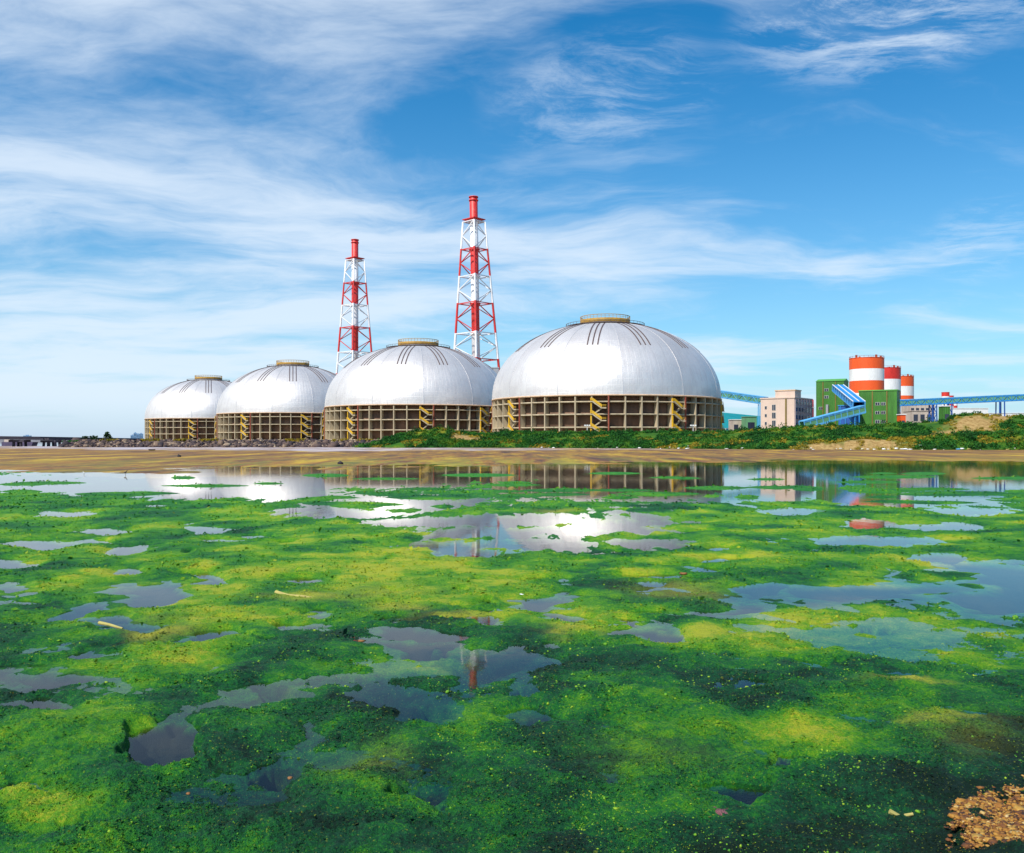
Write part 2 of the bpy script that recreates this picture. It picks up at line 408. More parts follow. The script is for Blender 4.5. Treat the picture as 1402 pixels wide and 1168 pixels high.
# ------------------------------------------------------------------ mesh helpers
class MB:
    def __init__(self):
        self.v, self.f = [], []

    def add(self, vs, fs):
        o = len(self.v)
        self.v += [tuple(p) for p in vs]
        self.f += [tuple(i + o for i in q) for q in fs]
        return self

    def box(self, c, s, rz=0.0):
        hx, hy, hz = s[0] / 2, s[1] / 2, s[2] / 2
        cs, sn = math.cos(rz), math.sin(rz)
        vs = []
        for z in (-hz, hz):
            for x, y in ((-hx, -hy), (hx, -hy), (hx, hy), (-hx, hy)):
                vs.append((c[0] + x * cs - y * sn, c[1] + x * sn + y * cs, c[2] + z))
        return self.add(vs, [(3, 2, 1, 0), (4, 5, 6, 7), (0, 1, 5, 4), (1, 2, 6, 5), (2, 3, 7, 6), (3, 0, 4, 7)])

    def bar(self, a, b, w, h, up=(0, 0, 1)):
        a, b = Vector(a), Vector(b)
        d = (b - a).normalized()
        s = d.cross(Vector(up))
        if s.length < 1e-4:
            s = d.cross(Vector((0, 1, 0)))
        s.normalize()
        t = s.cross(d).normalized()
        vs = []
        for p in (a, b):
            for i, j in ((-1, -1), (1, -1), (1, 1), (-1, 1)):
                vs.append(p + s * (i * w / 2) + t * (j * h / 2))
        return self.add(vs, [(3, 2, 1, 0), (4, 5, 6, 7), (0, 1, 5, 4), (1, 2, 6, 5), (2, 3, 7, 6), (3, 0, 4, 7)])

    def tube(self, pts, rads, n=10, cap=True):
        pts = [Vector(p) for p in pts]
        rings = []
        for i, p in enumerate(pts):
            d = (pts[min(i + 1, len(pts) - 1)] - pts[max(i - 1, 0)]).normalized()
            s = d.cross(Vector((0, 0, 1)))
            if s.length < 1e-3:
                s = Vector((1, 0, 0))
            s.normalize()
            t = s.cross(d)
            r = rads[i] if isinstance(rads, (list, tuple)) else rads
            rings.append([p + (s * math.cos(2 * math.pi * k / n) + t * math.sin(2 * math.pi * k / n)) * r for k in range(n)])
        vs = [q for g in rings for q in g]
        fs = []
        for i in range(len(pts) - 1):
            for k in range(n):
                k2 = (k + 1) % n
                fs.append((i * n + k, i * n + k2, (i + 1) * n + k2, (i + 1) * n + k))
        if cap:
            fs.append(tuple(reversed(range(n))))
            fs.append(tuple((len(pts) - 1) * n + k for k in range(n)))
        return self.add(vs, fs)

    def lathe(self, prof, n=96, a0=0.0, a1=2 * math.pi, closed_prof=True):
        """profile (r, z) turned about z; angle 0 faces -Y, positive towards +X"""
        full = abs(a1 - a0 - 2 * math.pi) < 1e-6
        cnt = n if full else n + 1
        vs, fs, m = [], [], len(prof)
        for i in range(cnt):
            a = a0 + (a1 - a0) * i / n
            for r, z in prof:
                vs.append((r * math.sin(a), -r * math.cos(a), z))
        pm = m if closed_prof else m - 1
        for i in range(n):
            j = (i + 1) % cnt
            for k in range(pm):
                k2 = (k + 1) % m
                fs.append((i * m + k, j * m + k, j * m + k2, i * m + k2))
        return self.add(vs, fs)

    def mesh(self, name, mat, smooth=False):
        me = bpy.data.meshes.new(name)
        me.from_pydata(self.v, [], self.f)
        me.update()
        if mat:
            me.materials.append(MATS[mat])
        if smooth:
            me.polygons.foreach_set('use_smooth', [True] * len(me.polygons))
        return me

    def build(self, name, mat, parent=None, smooth=False):
        return put(name, self.mesh(name, mat, smooth), parent)


def put(name, me, parent=None, loc=None, rz=None):
    o = bpy.data.objects.new(name, me)
    COL.objects.link(o)
    if parent is not None:
        o.parent = parent
    if loc is not None:
        o.location = loc
    if rz is not None:
        o.rotation_euler = (0, 0, rz)
    return o

def tag(o, label=None, cat=None, group=None, kind=None):
    if label: o['label'] = label
    if cat: o['category'] = cat
    if group: o['group'] = group
    if kind: o['kind'] = kind
    return o

def thing(name, label, cat, loc=(0, 0, 0), rz=0.0, group=None):
    o = bpy.data.objects.new(name, None)
    COL.objects.link(o)
    o.location = loc
    o.rotation_euler = (0, 0, rz)
    return tag(o, label, cat, group)

def copy_tree(o, parent=None):
    c = o.copy()
    COL.objects.link(c)
    c.parent = parent
    for ch in o.children:
        copy_tree(ch, c)
    return c

def X(u, D):
    return (u - CX) / F * D
def Z(v, D):
    return EYE + (HZ - v) / F * D
def GD(v):
    return EYE * F / (v - HZ)

# numpy value noise
def _h(ix, iy, seed):
    with np.errstate(over='ignore'):
        a = ix.astype(np.int64).astype(np.uint32) * np.uint32(374761393) + iy.astype(np.int64).astype(np.uint32) * np.uint32(668265263) + np.uint32(seed * 2246822519 % 4294967296)
        a = (a ^ (a >> np.uint32(13))) * np.uint32(1274126177)
        a = a ^ (a >> np.uint32(16))
        a = a * np.uint32(2654435761)
        a = a ^ (a >> np.uint32(15))
    return a.astype(np.float64) / 4294967295.0

def vn(x, y, seed=0):
    ix, iy = np.floor(x), np.floor(y)
    fx, fy = x - ix, y - iy
    fx = fx * fx * fx * (fx * (fx * 6 - 15) + 10)
    fy = fy * fy * fy * (fy * (fy * 6 - 15) + 10)
    a, b = _h(ix, iy, seed), _h(ix + 1, iy, seed)
    c, d = _h(ix, iy + 1, seed), _h(ix + 1, iy + 1, seed)
    return ((a + (b - a) * fx) * (1 - fy) + (c + (d - c) * fx) * fy) * 2 - 1

def fbm(x, y, lam, octs, seed=0, gain=0.5, spacing=None):
    s = np.zeros_like(x)
    amp, tot = 1.0, 0.0
    ca, sa = math.cos(0.6), math.sin(0.6)
    for k in range(octs):
        wgt = 1.0
        if spacing is not None:
            wgt = np.clip((lam / spacing - 1.6) / 2.0, 0, 1)
        s = s + amp * wgt * vn(x / lam + 17.3 * k, y / lam - 9.1 * k, seed + k)
        tot += amp
        amp *= gain
        lam *= 0.5
        x, y = x * ca - y * sa, x * sa + y * ca
    return s / tot * 1.6

def sst(x, a, b):
    t = np.clip((x - a) / (b - a), 0, 1)
    return t * t * (3 - 2 * t)

def grid_mesh(name, mat, Xs, Ys, Zs, attrs=None, smooth=True):
    """rows x cols arrays -> mesh"""
    r, c = Xs.shape
    me = bpy.data.meshes.new(name)
    co = np.stack([Xs, Ys, Zs], -1).reshape(-1, 3).astype(np.float32)
    idx = np.arange(r * c).reshape(r, c)
    q = np.stack([idx[:-1, :-1], idx[:-1, 1:], idx[1:, 1:], idx[1:, :-1]], -1).reshape(-1, 4).astype(np.int32)
    me.vertices.add(len(co))
    me.vertices.foreach_set('co', co.ravel())
    me.loops.add(q.size)
    me.loops.foreach_set('vertex_index', q.ravel())
    me.polygons.add(len(q))
    me.polygons.foreach_set('loop_start', np.arange(0, q.size, 4, dtype=np.int32))
    me.update(calc_edges=True)
    if smooth:
        me.polygons.foreach_set('use_smooth', np.ones(len(q), dtype=bool))
    for k, a in (attrs or {}).items():
        at = me.attributes.new(k, 'FLOAT', 'POINT')
        at.data.foreach_set('value', a.ravel().astype(np.float32))
    me.materials.append(MATS[mat])
    return put(name, me)

def soup(name, mat, V, Fc, tone=None, smooth=False):
    """vertices (n,3) and equal-size faces (m,k) as one mesh"""
    me = bpy.data.meshes.new(name)
    k = Fc.shape[1]
    me.vertices.add(len(V))
    me.vertices.foreach_set('co', V.astype(np.float32).ravel())
    me.loops.add(Fc.size)
    me.loops.foreach_set('vertex_index', Fc.astype(np.int32).ravel())
    me.polygons.add(len(Fc))
    me.polygons.foreach_set('loop_start', np.arange(0, Fc.size, k, dtype=np.int32))
    me.update(calc_edges=True)
    me.validate()
    if smooth:
        me.polygons.foreach_set('use_smooth', np.ones(len(me.polygons), dtype=bool))
    if tone is not None:
        at = me.attributes.new('tone', 'FLOAT', 'POINT')
        at.data.foreach_set('value', tone.astype(np.float32).ravel())
    me.materials.append(MATS[mat])
    return put(name, me)

rng = np.random.default_rng(7)
random.seed(7)

# ------------------------------------------------------------------ water, reaching the horizon
wm_ = MB()
wm_.add([(-15000, -30, 0), (15000, -30, 0), (15000, 16000, 0), (-15000, 16000, 0)], [(0, 1, 2, 3)])
tag(wm_.build('water', 'water'), kind='structure')
sb = MB()
sb.add([(-15000, -40, -1.2), (15000, -40, -1.2), (15000, 16500, -1.2), (-15000, 16500, -1.2)], [(0, 1, 2, 3)])
tag(sb.build('sea_bed', 'earth'), kind='structure')

# ------------------------------------------------------------------ floating and submerged algae
def algae():
    us = np.concatenate([np.arange(-960, -24, 9.0), np.arange(-24, 1430, 1.45), np.arange(1432, 2370, 9.0)])
    vs = np.concatenate([np.arange(1560, 1200, -6.0), np.arange(1200, 700, -1.0), np.arange(700, 627, -0.6)])
    U, V = np.meshgrid(us, vs)
    D = GD(V)
    Xw = (U - CX) / F * D
    spacing = np.maximum(D * D / (EYE * F) * 1.0, 1.45 * D / F)
    # soft warp of the authored layout with world noise
    wx = fbm(Xw, D, 1.8, 6, 11, 0.72, spacing)
    wy = fbm(Xw, D, 1.8, 6, 31, 0.72, spacing)
    Du = U + wx * np.clip(0.75 * F / D, 14, 55)
    Dv = V + wy * np.clip(0.8 * EYE * F / (D * D), 2.2, 22)
    # open pools: centre u, v, radii, in the photograph's rows, laid on the water plane
    pools = [(90, 664, 210, 13), (330, 659, 330, 12), (330, 672, 160, 13), (540, 690, 130, 12), (640, 652, 250, 8), (860, 663, 190, 24), (1060, 662, 120, 28), (1250, 655, 170, 14), (1420, 656, 90, 10), (1330, 662, 80, 14),
             (470, 703, 110, 10), (690, 712, 150, 11), (700, 728, 140, 10), (860, 718, 90, 15), (560, 716, 90, 7), (640, 752, 110, 13), (730, 745, 130, 9), (880, 744, 60, 8), (620, 734, 60, 5),
             (1090, 700, 60, 6), (1230, 684, 130, 10), (1195, 716, 48, 9), (1340, 700, 80, 7), (1200, 740, 115, 10), (1290, 722, 60, 6), (1345, 785, 125, 20), (1290, 762, 50, 8), (1170, 812, 140, 17), (1020, 828, 60, 14), (1392, 812, 100, 18),
             (130, 728, 48, 6), (275, 725, 38, 5), (50, 746, 48, 6), (175, 753, 32, 8), (165, 785, 28, 7), (8, 771, 34, 6), (18, 806, 48, 9), (195, 813, 78, 17), (110, 838, 42, 13), (350, 735, 15, 3), (90, 704, 60, 5),
             (418, 795, 26, 7), (430, 839, 20, 5), (758, 832, 55, 12), (782, 801, 22, 4), (910, 803, 17, 3), (985, 751, 22, 5), (972, 781, 18, 5), (630, 806, 12, 4), (890, 877, 34, 15), (1050, 805, 40, 12),
             (70, 922, 78, 17), (30, 962, 55, 14), (125, 890, 62, 10), (360, 945, 66, 14), (450, 925, 50, 6), (560, 886, 70, 9), (530, 950, 58, 13), (655, 902, 62, 20), (722, 935, 24, 16), (590, 972, 45, 16), (745, 972, 32, 12),
             (212, 1020, 34, 28), (385, 1056, 24, 14), (600, 1084, 18, 11), (25, 1086, 48, 8), (1128, 909, 36, 5), (1040, 946, 38, 5), (1085, 1044, 40, 8), (1000, 1082, 50, 9)]
    pr = np.random.default_rng(3)
    for k in range(120):
        v0 = 690 + 190 * pr.uniform() ** 1.5
        D0 = GD(v0)
        r = pr.uniform(0.10, 0.42)
        pools.append((pr.uniform(-40, 1440), v0, r * F / D0 * pr.uniform(0.8, 1.8), max(1.1, r * EYE * F / D0 ** 2)))
    d = np.full(U.shape, 9.0)
    for (u0, v0, ru, rv) in pools:
        q = np.sqrt(((Du - u0) / ru) ** 2 + ((Dv - v0) / rv) ** 2) - 1
        d = np.minimum(d, q)
    nz = fbm(Xw, D, 3.0, 6, 51, spacing=spacing)
    nf = fbm(Xw, D, 0.8, 5, 57, 0.75, spacing)
    nfar = fbm(Xw / 0.9, D / 3.2, 1.0, 5, 63, 0.7) * sst(D, 12, 26)
    cap = 0.9 - 0.42 * sst(V, 800, 690)
    c = np.minimum(np.clip(d * 1.1, -1.2, 0.9), cap) + 0.26 * nz + 0.26 * nf + 0.50 * nfar
    hollows = np.zeros(U.shape)
    for (u0, v0, ru, rv, s) in [(400, 1095, 110, 34, .8), (330, 1060, 90, 22, .6), (610, 1060, 60, 26, .7), (1230, 958, 120, 10, .6), (1010, 1100, 60, 18, .9), (255, 1090, 80, 26, .6), (300, 1168, 160, 12, .9), (960, 1168, 220, 12, .7), (440, 862, 50, 9, .5), (590, 1086, 26, 14, 1.2), (385, 1058, 34, 16, 1.2), (210, 1020, 44, 26, 1.0), (20, 1086, 60, 9, 1.1), (1085, 1046, 50, 9, 1.0), (820, 985, 50, 10, .8), (1000, 1010, 90, 10, .6), (480, 985, 110, 16, .5), (150, 1165, 60, 10, .6), (1330, 1010, 80, 8, .5), (700, 1150, 90, 14, .6), (1180, 1075, 60, 10, .5), (560, 1130, 70, 12, .6)]:
        q = ((Du - u0) / ru) ** 2 + ((Dv - v0) / rv) ** 2
        hollows = np.maximum(hollows, s * np.exp(-q))
    billow = np.abs(fbm(Xw, D, 1.5, 4, 131, 0.5, spacing))
    c = c - np.where(V > 860, hollows * 1.1, 0)
    far = sst(V, 720, 655)                                    # sparser mats towards the far side
    c = c - far * (0.22 + 0.30 * fbm(Xw, D, 7.0, 3, 71, spacing=spacing))
    c = c - sst(V, 656, 642) * 1.0
    # thin floating islands on the far open water
    isl = [(160, 677, 50, 2.6), (30, 673, 25, 1.8), (590, 681, 55, 2.6), (760, 677, 45, 1.6), (90, 690, 60, 2.5), (320, 684, 25, 1.5), (480, 690, 55, 2.5), (980, 668, 40, 2), (900, 676, 50, 2), (1080, 690, 60, 3), (1190, 660, 40, 1.5), (1310, 676, 70, 3), (800, 690, 60, 3), (700, 664, 35, 1.3), (1180, 778, 48, 11), (1282, 788, 35, 6), (1260, 775, 25, 6)]
    for k in range(46):
        v0 = 648 + 46 * pr.uniform()
        isl.append((pr.uniform(420, 1420) if k < 38 else pr.uniform(0, 420), v0, pr.uniform(14, 55), pr.uniform(0.7, 2.2)))
    for (u0, v0, ru, rv) in isl:
        q = 1 - np.sqrt(((Du - u0) / ru) ** 2 + ((Dv - v0) / rv) ** 2)
        c = np.maximum(c, np.clip(q * 0.9, -1.3, 0.6))
    # areas where the weed lies just under the surface
    soft = np.zeros(U.shape)
    for (u0, v0, ru, rv, s) in [(1200, 866, 260, 52, 1.15), (1380, 852, 170, 52, 1.1), (1150, 960, 180, 50, .75), (470, 1050, 200, 80, .9), (560, 930, 170, 55, 1.0), (650, 1130, 160, 50, .7), (960, 1050, 140, 60, .7), (1030, 920, 160, 40, .7), (280, 1000, 120, 50, .7)]:
        q = ((Du - u0) / ru) ** 2 + ((Dv - v0) / rv) ** 2
        soft = np.maximum(soft, s * np.exp(-q * 1.1))
    near = np.clip(9.0 / D, 0.25, 1)
    clump = fbm(Xw, D, 0.5, 6, 91, 0.72, spacing)
    clump2 = np.abs(fbm(Xw, D, 0.15, 4, 95, 0.75, spacing))
    nearw = sst(D, 26, 15)
    hi = 0.010 * (1 - nearw) + 0.042 * sst(c, 0.0, 0.75) + np.clip(0.5 + nz, 0, 1) * 0.02 * sst(c, 0, .4)
    lo = -0.006 * (1 - nearw) - 0.03 * np.clip(-c, 0, 0.4) * nearw - 0.26 * sst(-c, 0.02 + 0.16 * nearw, 1.0)
    h = np.where(c > 0, hi, lo)
    h = h + np.clip(D / 12, 1, 2.0) * (0.034 * clump + 0.045 * (0.3 - clump2)) * np.where(c > 0, np.clip(0.6 + c * 2, 0, 1), 0.6)
    h = h + (0.13 * billow - 0.035) * sst(V, 830, 930) * np.where(c > 0, np.clip(c * 2, 0, 1), 0)
    h = h - soft * (0.034 + 0.030 * sst(nz + 0.4 * clump, 0.3, -0.5))
    h = np.where(D > 22, np.where(c > 0, np.maximum(h, 0.012), h), h)
    # the gravel spit in the near right corner
    gq = ((U - 1440) / 190) ** 2 + ((V - 1158) / 85) ** 2
    h = h + 0.10 * np.exp(-gq * 1.4)
    yel = np.zeros(U.shape)
    for (u0, v0, ru, rv, s) in [(208, 866, 34, 10, 1), (560, 833, 46, 8, .7), (645, 846, 42, 6, .7), (780, 866, 34, 7, 1), (400, 818, 60, 6, .8), (250, 848, 60, 7, .5), (1265, 945, 60, 5, .9), (1310, 985, 34, 12, .6), (500, 1048, 48, 24, .2), (520, 815, 80, 10, .5), (930, 812, 60, 10, .5), (890, 1030, 70, 30, .1), (760, 700, 30, 2, .6), (620, 765, 60, 4, .4), (1080, 870, 80, 8, .3), (1350, 1000, 60, 30, .15)]:
        q = ((Du - u0) / ru) ** 2 + ((Dv - v0) / rv) ** 2
        yel = np.maximum(yel, s * np.exp(-q * 1.2))
    big = 0.75 * fbm(Xw, D, 1.5, 4, 401, 0.5, spacing) + 0.30 * nz + 0.5 * (np.abs(fbm(Xw, D, 0.9, 3, 431, 0.5, spacing)) - 0.3)
    for (u0, v0, ru, rv, s) in [(500, 1045, 70, 30, .6), (940, 960, 130, 18, .4), (880, 1015, 40, 50, .5), (1150, 878, 220, 24, .4), (1160, 985, 70, 28, .5), (640, 975, 90, 32, .5), (170, 950, 130, 40, .4), (80, 1120, 60, 22, .5), (560, 780, 380, 40, .35), (1050, 900, 120, 15, .4), (960, 1075, 50, 40, .3), (700, 1105, 80, 30, .35)]:
        q = ((Du - u0) / ru) ** 2 + ((Dv - v0) / rv) ** 2
        big = big + s * np.exp(-q)
    big = big - 0.08 - 0.50 * sst(V, 850, 1010) + 0.22 * sst(V, 900, 820) + 0.10 * nfar + 0.12 * clump
    cover = c - soft * 0.12
    for (u0, v0, ru, rv, lim) in [(590, 935, 190, 50, -0.20), (1230, 862, 260, 40, -0.16), (330, 960, 120, 30, -0.28), (450, 1070, 160, 60, -0.24)]:
        q = ((Du - u0) / ru) ** 2 + ((Dv - v0) / rv) ** 2
        m = sst(q, 1.3, 0.5)
        cover = np.where(cover < lim, cover * (1 - m) + (lim + 0.12 * nf) * m, cover)
    o = grid_mesh('algae_mat', 'algae', Xw, D, h, {'cover': cover, 'yellow': yel, 'age': big})
    tag(o, 'bright green algae mats floating on and under the shallow water', 'algae', kind='stuff')
    return Xw, D, h, c - soft * 0.12, yel, big, soft
AX, AD, AH, AC, AY, AB, AS = algae()

def ico():
    t = (1 + 5 ** 0.5) / 2
    v = np.array([(-1, t, 0), (1, t, 0), (-1, -t, 0), (1, -t, 0), (0, -1, t), (0, 1, t), (0, -1, -t), (0, 1, -t), (t, 0, -1), (t, 0, 1), (-t, 0, -1), (-t, 0, 1)], float)
    v /= np.linalg.norm(v[0])
    f = np.array([(0, 11, 5), (0, 5, 1), (0, 1, 7), (0, 7, 10), (0, 10, 11), (1, 5, 9), (5, 11, 4), (11, 10, 2), (10, 7, 6), (7, 1, 8), (3, 9, 4), (3, 4, 2), (3, 2, 6), (3, 6, 8), (3, 8, 9), (4, 9, 5), (2, 4, 11), (6, 2, 10), (8, 6, 7), (9, 8, 1)])
    return v, f
IV, IF = ico()

def stones(P, S, flat=(0.5, 0.9), rough=0.28):
    """P (n,3) centres, S (n,) sizes -> vertices, faces, tone"""
    n = len(P)
    sc = np.stack([S * rng.uniform(.7, 1.3, n), S * rng.uniform(.7, 1.3, n), S * rng.uniform(*flat, n)], -1)
    V = IV[None] * (1 + rng.uniform(-rough, rough, (n, 12, 1))) * sc[:, None, :]
    a = rng.uniform(0, 6.28, n)
    ca, sa = np.cos(a)[:, None], np.sin(a)[:, None]
    V = np.stack([V[..., 0] * ca - V[..., 1] * sa, V[..., 0] * sa + V[..., 1] * ca, V[..., 2]], -1) + P[:, None, :]
    Fc = IF[None] + (np.arange(n) * 12)[:, None, None]
    tone = np.repeat(rng.uniform(0.05, 1.0, n), 12)
    return V.reshape(-1, 3), Fc.reshape(-1, 3), tone

def tufts():
    ok = np.argwhere((AC > 0.12) & (AD < 26) & (np.abs(AX) < AD * 0.68))
    # even out over the picture rather than over the ground
    sel = ok[rng.choice(len(ok), 26000, replace=False)]
    i, j = sel[:, 0], sel[:, 1]
    keep = vn(AX[i, j] * 1.4, AD[i, j] * 1.4, 5) + 0.6 * vn(AX[i, j] * 6, AD[i, j] * 6, 6) > rng.uniform(-0.2, 1.3, len(i))
    i, j = i[keep], j[keep]
    n = len(i)
    S = rng.lognormal(math.log(0.0058), 0.42, n) * np.clip(AD[i, j] / 8, 0.8, 2.2)
    P = np.stack([AX[i, j], AD[i, j], AH[i, j] + S * 0.25], -1)
    V, Fc, tone = stones(P, S, (0.5, 1.0), 0.4)
    o = soup('algae_tufts', 'algae_tuft', V, Fc)
    tag(o, 'yellow green specks and tufts of algae standing on the mats', 'algae', kind='stuff')
tufts()

def fronds():
    """small ragged weed fronds standing over the mats"""
    ok = np.argwhere((AC > 0.03) & (AD < 75) & (np.abs(AX) < AD * 0.62) & (AD > 5.8) & (AH > -0.004))
    n = 200000
    sel = ok[rng.choice(len(ok), min(n, len(ok)), replace=False)]
    i, j = sel[:, 0], sel[:, 1]
    patch = vn(AX[i, j] / 0.5, AD[i, j] / 0.5, 15) + 0.7 * vn(AX[i, j] / 0.13, AD[i, j] / 0.13, 16)
    keep = patch > rng.uniform(-0.6, 0.9, len(i))
    i, j, patch = i[keep], j[keep], patch[keep]
    m = len(i)
    d = AD[i, j]
    s = (d / F * rng.lognormal(math.log(1.15), 0.4, m))[:, None]
    P = np.stack([AX[i, j], d, AH[i, j]], -1)
    P[:, 0] += rng.normal(0, 0.8, m) * d / F
    P[:, 2] += s[:, 0] * rng.uniform(0.1, 0.9, m)
    a = rng.normal(size=(m, 3)); a[:, 2] *= 0.4; a /= np.linalg.norm(a, axis=1, keepdims=True)
    b = rng.normal(size=(m, 3)); b[:, 2] *= 0.4; b -= a * (a * b).sum(1, keepdims=True); b /= np.linalg.norm(b, axis=1, keepdims=True)
    V = np.stack([P - a * s, P + b * s * 0.7, P + a * s, P - b * s * 0.7], 1).reshape(-1, 3)
    o = soup('algae_fronds', 'algae', V, np.arange(m * 4).reshape(m, 4))
    me = o.data
    for k, arr in (('cover', np.full(m, 0.5)), ('yellow', AY[i, j] + 0.25 * (rng.uniform(0, 1, m) > 0.93)), ('age', AB[i, j] + 0.15 * patch + rng.normal(0.10, 0.14, m))):
        at = me.attributes.new(k, 'FLOAT', 'POINT')
        at.data.foreach_set('value', np.repeat(arr, 4).astype(np.float32))
    tag(o, 'ragged small algae fronds sticking up from the green mats', 'algae', kind='stuff')
fronds()

def gravel():
    n = 60000
    u = 1402 + rng.normal(-30, 95, n)
    v = 1168 + rng.normal(-22, 48, n)
    w_ = ((u - 1440) / 205) ** 2 + ((v - 1158 + (u - 1402) * 0.10) / 74) ** 2
    k = (w_ + 0.45 * vn(u / 30, v / 22, 9) + 0.25 * vn(u / 9, v / 7, 10) + rng.normal(0, .14, n) < 0.58) & (rng.uniform(0, 1, n) < 0.8) & (v < 1330) & (v > 1050) & (u > 1285)
    u, v = u[k], v[k]
    D = GD(v)
    gq = ((u - 1440) / 190) ** 2 + ((v - 1158) / 85) ** 2
    S = rng.lognormal(math.log(0.0095), 0.5, len(u))
    Zg = 0.062 + 0.105 * np.exp(-gq * 1.4) + rng.uniform(-0.01, 0.025, len(u))
    V, Fc, tone = stones(np.stack([(u - CX) / F * D, D, Zg], -1), S, (0.3, 0.7), 0.36)
    tag(soup('gravel', 'gravel_stone', V, Fc, tone), 'ochre and pale gravel spit in the near corner', 'gravel', kind='stuff')
gravel()

# ------------------------------------------------------------------ mudflat
def mudflat():
    us = np.concatenate([np.arange(-700, -10, 15.0), np.arange(-10, 1412, 3.0), np.arange(1412, 2150, 15.0)])
    Ds = np.concatenate([np.arange(60, 140, 0.5), np.arange(140, 260, 1.5), np.arange(260, 440, 3.0)])
    U, D = np.meshgrid(us, Ds)
    Xw = (U - CX) / F * D
    edge = np.interp(U, [-700, 0, 250, 450, 650, 800, 1000, 1200, 1402, 2150], [84, 86, 88, 96, 108, 118, 128, 132, 128, 125])
    n = fbm(Xw, D, 14.0, 6, 201, 0.65)
    t = (D - edge) + n * 16
    z = np.where(t > 0, 0.22 * (1 - np.exp(-t / 35)), t * 0.02) + 0.03 * fbm(Xw, D, 5.0, 4, 205)
    z = np.maximum(z, -0.7)
    v = HZ + EYE * F / D
    pale_edge = np.interp(U, [-700, 0, 200, 500, 800, 1000, 1402, 2150], [615.5, 615.5, 617.5, 618.5, 617.0, 615.5, 614.5, 614.5])
    pale = sst(pale_edge - v + 2.6 * fbm(Xw, D / 3, 24.0, 6, 211, 0.65), -0.4, 0.8)
    pale = pale * np.interp(U, [-700, 0, 60, 700, 950, 2150], [0.6, 0.7, 1, .75, 0.2, 0.15])
    pale = pale * (0.35 + 0.65 * sst(fbm(Xw, D / 4, 9.0, 5, 217, 0.7), -0.35, 0.25))
    weed = sst(v, 622, 640) * np.interp(U, [-700, 0, 300, 700, 1402, 2150], [0.15, 0.25, 0.55, 0.85, 1, 1]) + 0.1
    tag(grid_mesh('mudflat', 'mud', Xw, D, z, {'pale': pale, 'weed': weed}), kind='structure')
mudflat()

# ------------------------------------------------------------------ plant ground and vegetated bank
pg = MB()
front = [(-172, 376), (-150, 372), (-60, 371), (0, 372), (60, 350), (130, 320), (260, 320), (420, 330), (900, 400)]
back = [(1600, 2600), (-700, 2600), (-560, 1150)]
poly = front + back
pg.v = [(x, y, 3.0) for x, y in poly] + [(x + (8 if i > len(front) + 1 else 0), y - (6 if i < len(front) else 0), -1.0) for i, (x, y) in enumerate(poly)]
m_ = len(poly)
pg.f = [tuple(range(m_))] + [(i, m_ + i, m_ + (i + 1) % m_, (i + 1) % m_) for i in range(m_)]
tag(pg.build('plant_ground', 'earth'), kind='structure')

CREST = [(480, 613), (500, 609), (520, 600), (545, 592), (575, 586.5), (600, 585), (625, 588), (650, 590.5), (690, 589), (800, 589.5), (900, 589.5), (990, 588.5), (1050, 585), (1110, 581), (1180, 579), (1240, 578), (1280, 574), (1315, 566.5), (1340, 565), (1370, 567), (1402, 568), (1600, 566), (2100, 570)]
def bank_height(U, T):
    """bank profile at photo column U, T = 0 at the foot, 1 at the crest, up to 1.5 behind it; returns D, z"""
    foot = np.interp(U, [470, 700, 950, 1100, 1402, 2100], [338, 330, 290, 266, 258, 262])
    crest = np.interp(U, [470, 700, 950, 1100, 1402, 2100], [366, 366, 345, 318, 308, 320])
    D = foot + (crest - foot) * T
    zc = EYE + (HZ - np.interp(U, [a for a, b in CREST], [b for a, b in CREST])) / F * crest
    Xw = (U - CX) / F * D
    zc = np.maximum(zc - 1.0, 0.1)
    front = np.interp(U, [480, 560, 700, 1402, 2100], [0.3, 0.40, 0.36, 0.42, 0.42])
    prof = front * sst(T, 0.0, 0.22) - 0.05 * sst(T, 0.25, 0.42) + (1.05 - front) * sst(T, 0.42, 1.0) - 0.75 * sst(T, 1.0, 1.5)
    z = zc * np.clip(prof, -0.1, 1.2) + (0.45 * fbm(Xw, D, 14.0, 5, 301)) * sst(T, 0, .2) - 0.05
    return Xw, D, z

def bare_at(U, T):
    b = np.zeros(np.shape(U))
    for (u0, t0, ru, rt) in [(1332, 0.74, 30, 0.17), (1300, 0.58, 22, 0.08), (1195, 0.10, 48, 0.11), (1130, 0.06, 40, 0.08), (640, 0.7, 20, 0.15), (1365, 0.9, 15, 0.12)]:
        wob = 0.55 * vn(U / 9.0, T * 9.0, 61) + 0.4 * vn(U / 3.5, T * 22.0, 62)
        b = np.maximum(b, np.exp(-(np.maximum(((U - u0) / ru) ** 2 + ((T - t0) / rt) ** 2 + wob, 0)) ** 1.5))
    return b

def bank():
    us = np.concatenate([np.arange(482, 1410, 2.5), np.arange(1412, 2100, 15.0)])
    ts = np.linspace(0, 1.5, 70)
    U, T = np.meshgrid(us, ts)
    Xw, D, z = bank_height(U, T)
    bare = np.clip(bare_at(U, T) * 1.3, 0, 1)
    o = grid_mesh('embankment', 'bank_soil', Xw, D, z, {'bare': bare})
    tag(o, kind='structure')
bank()

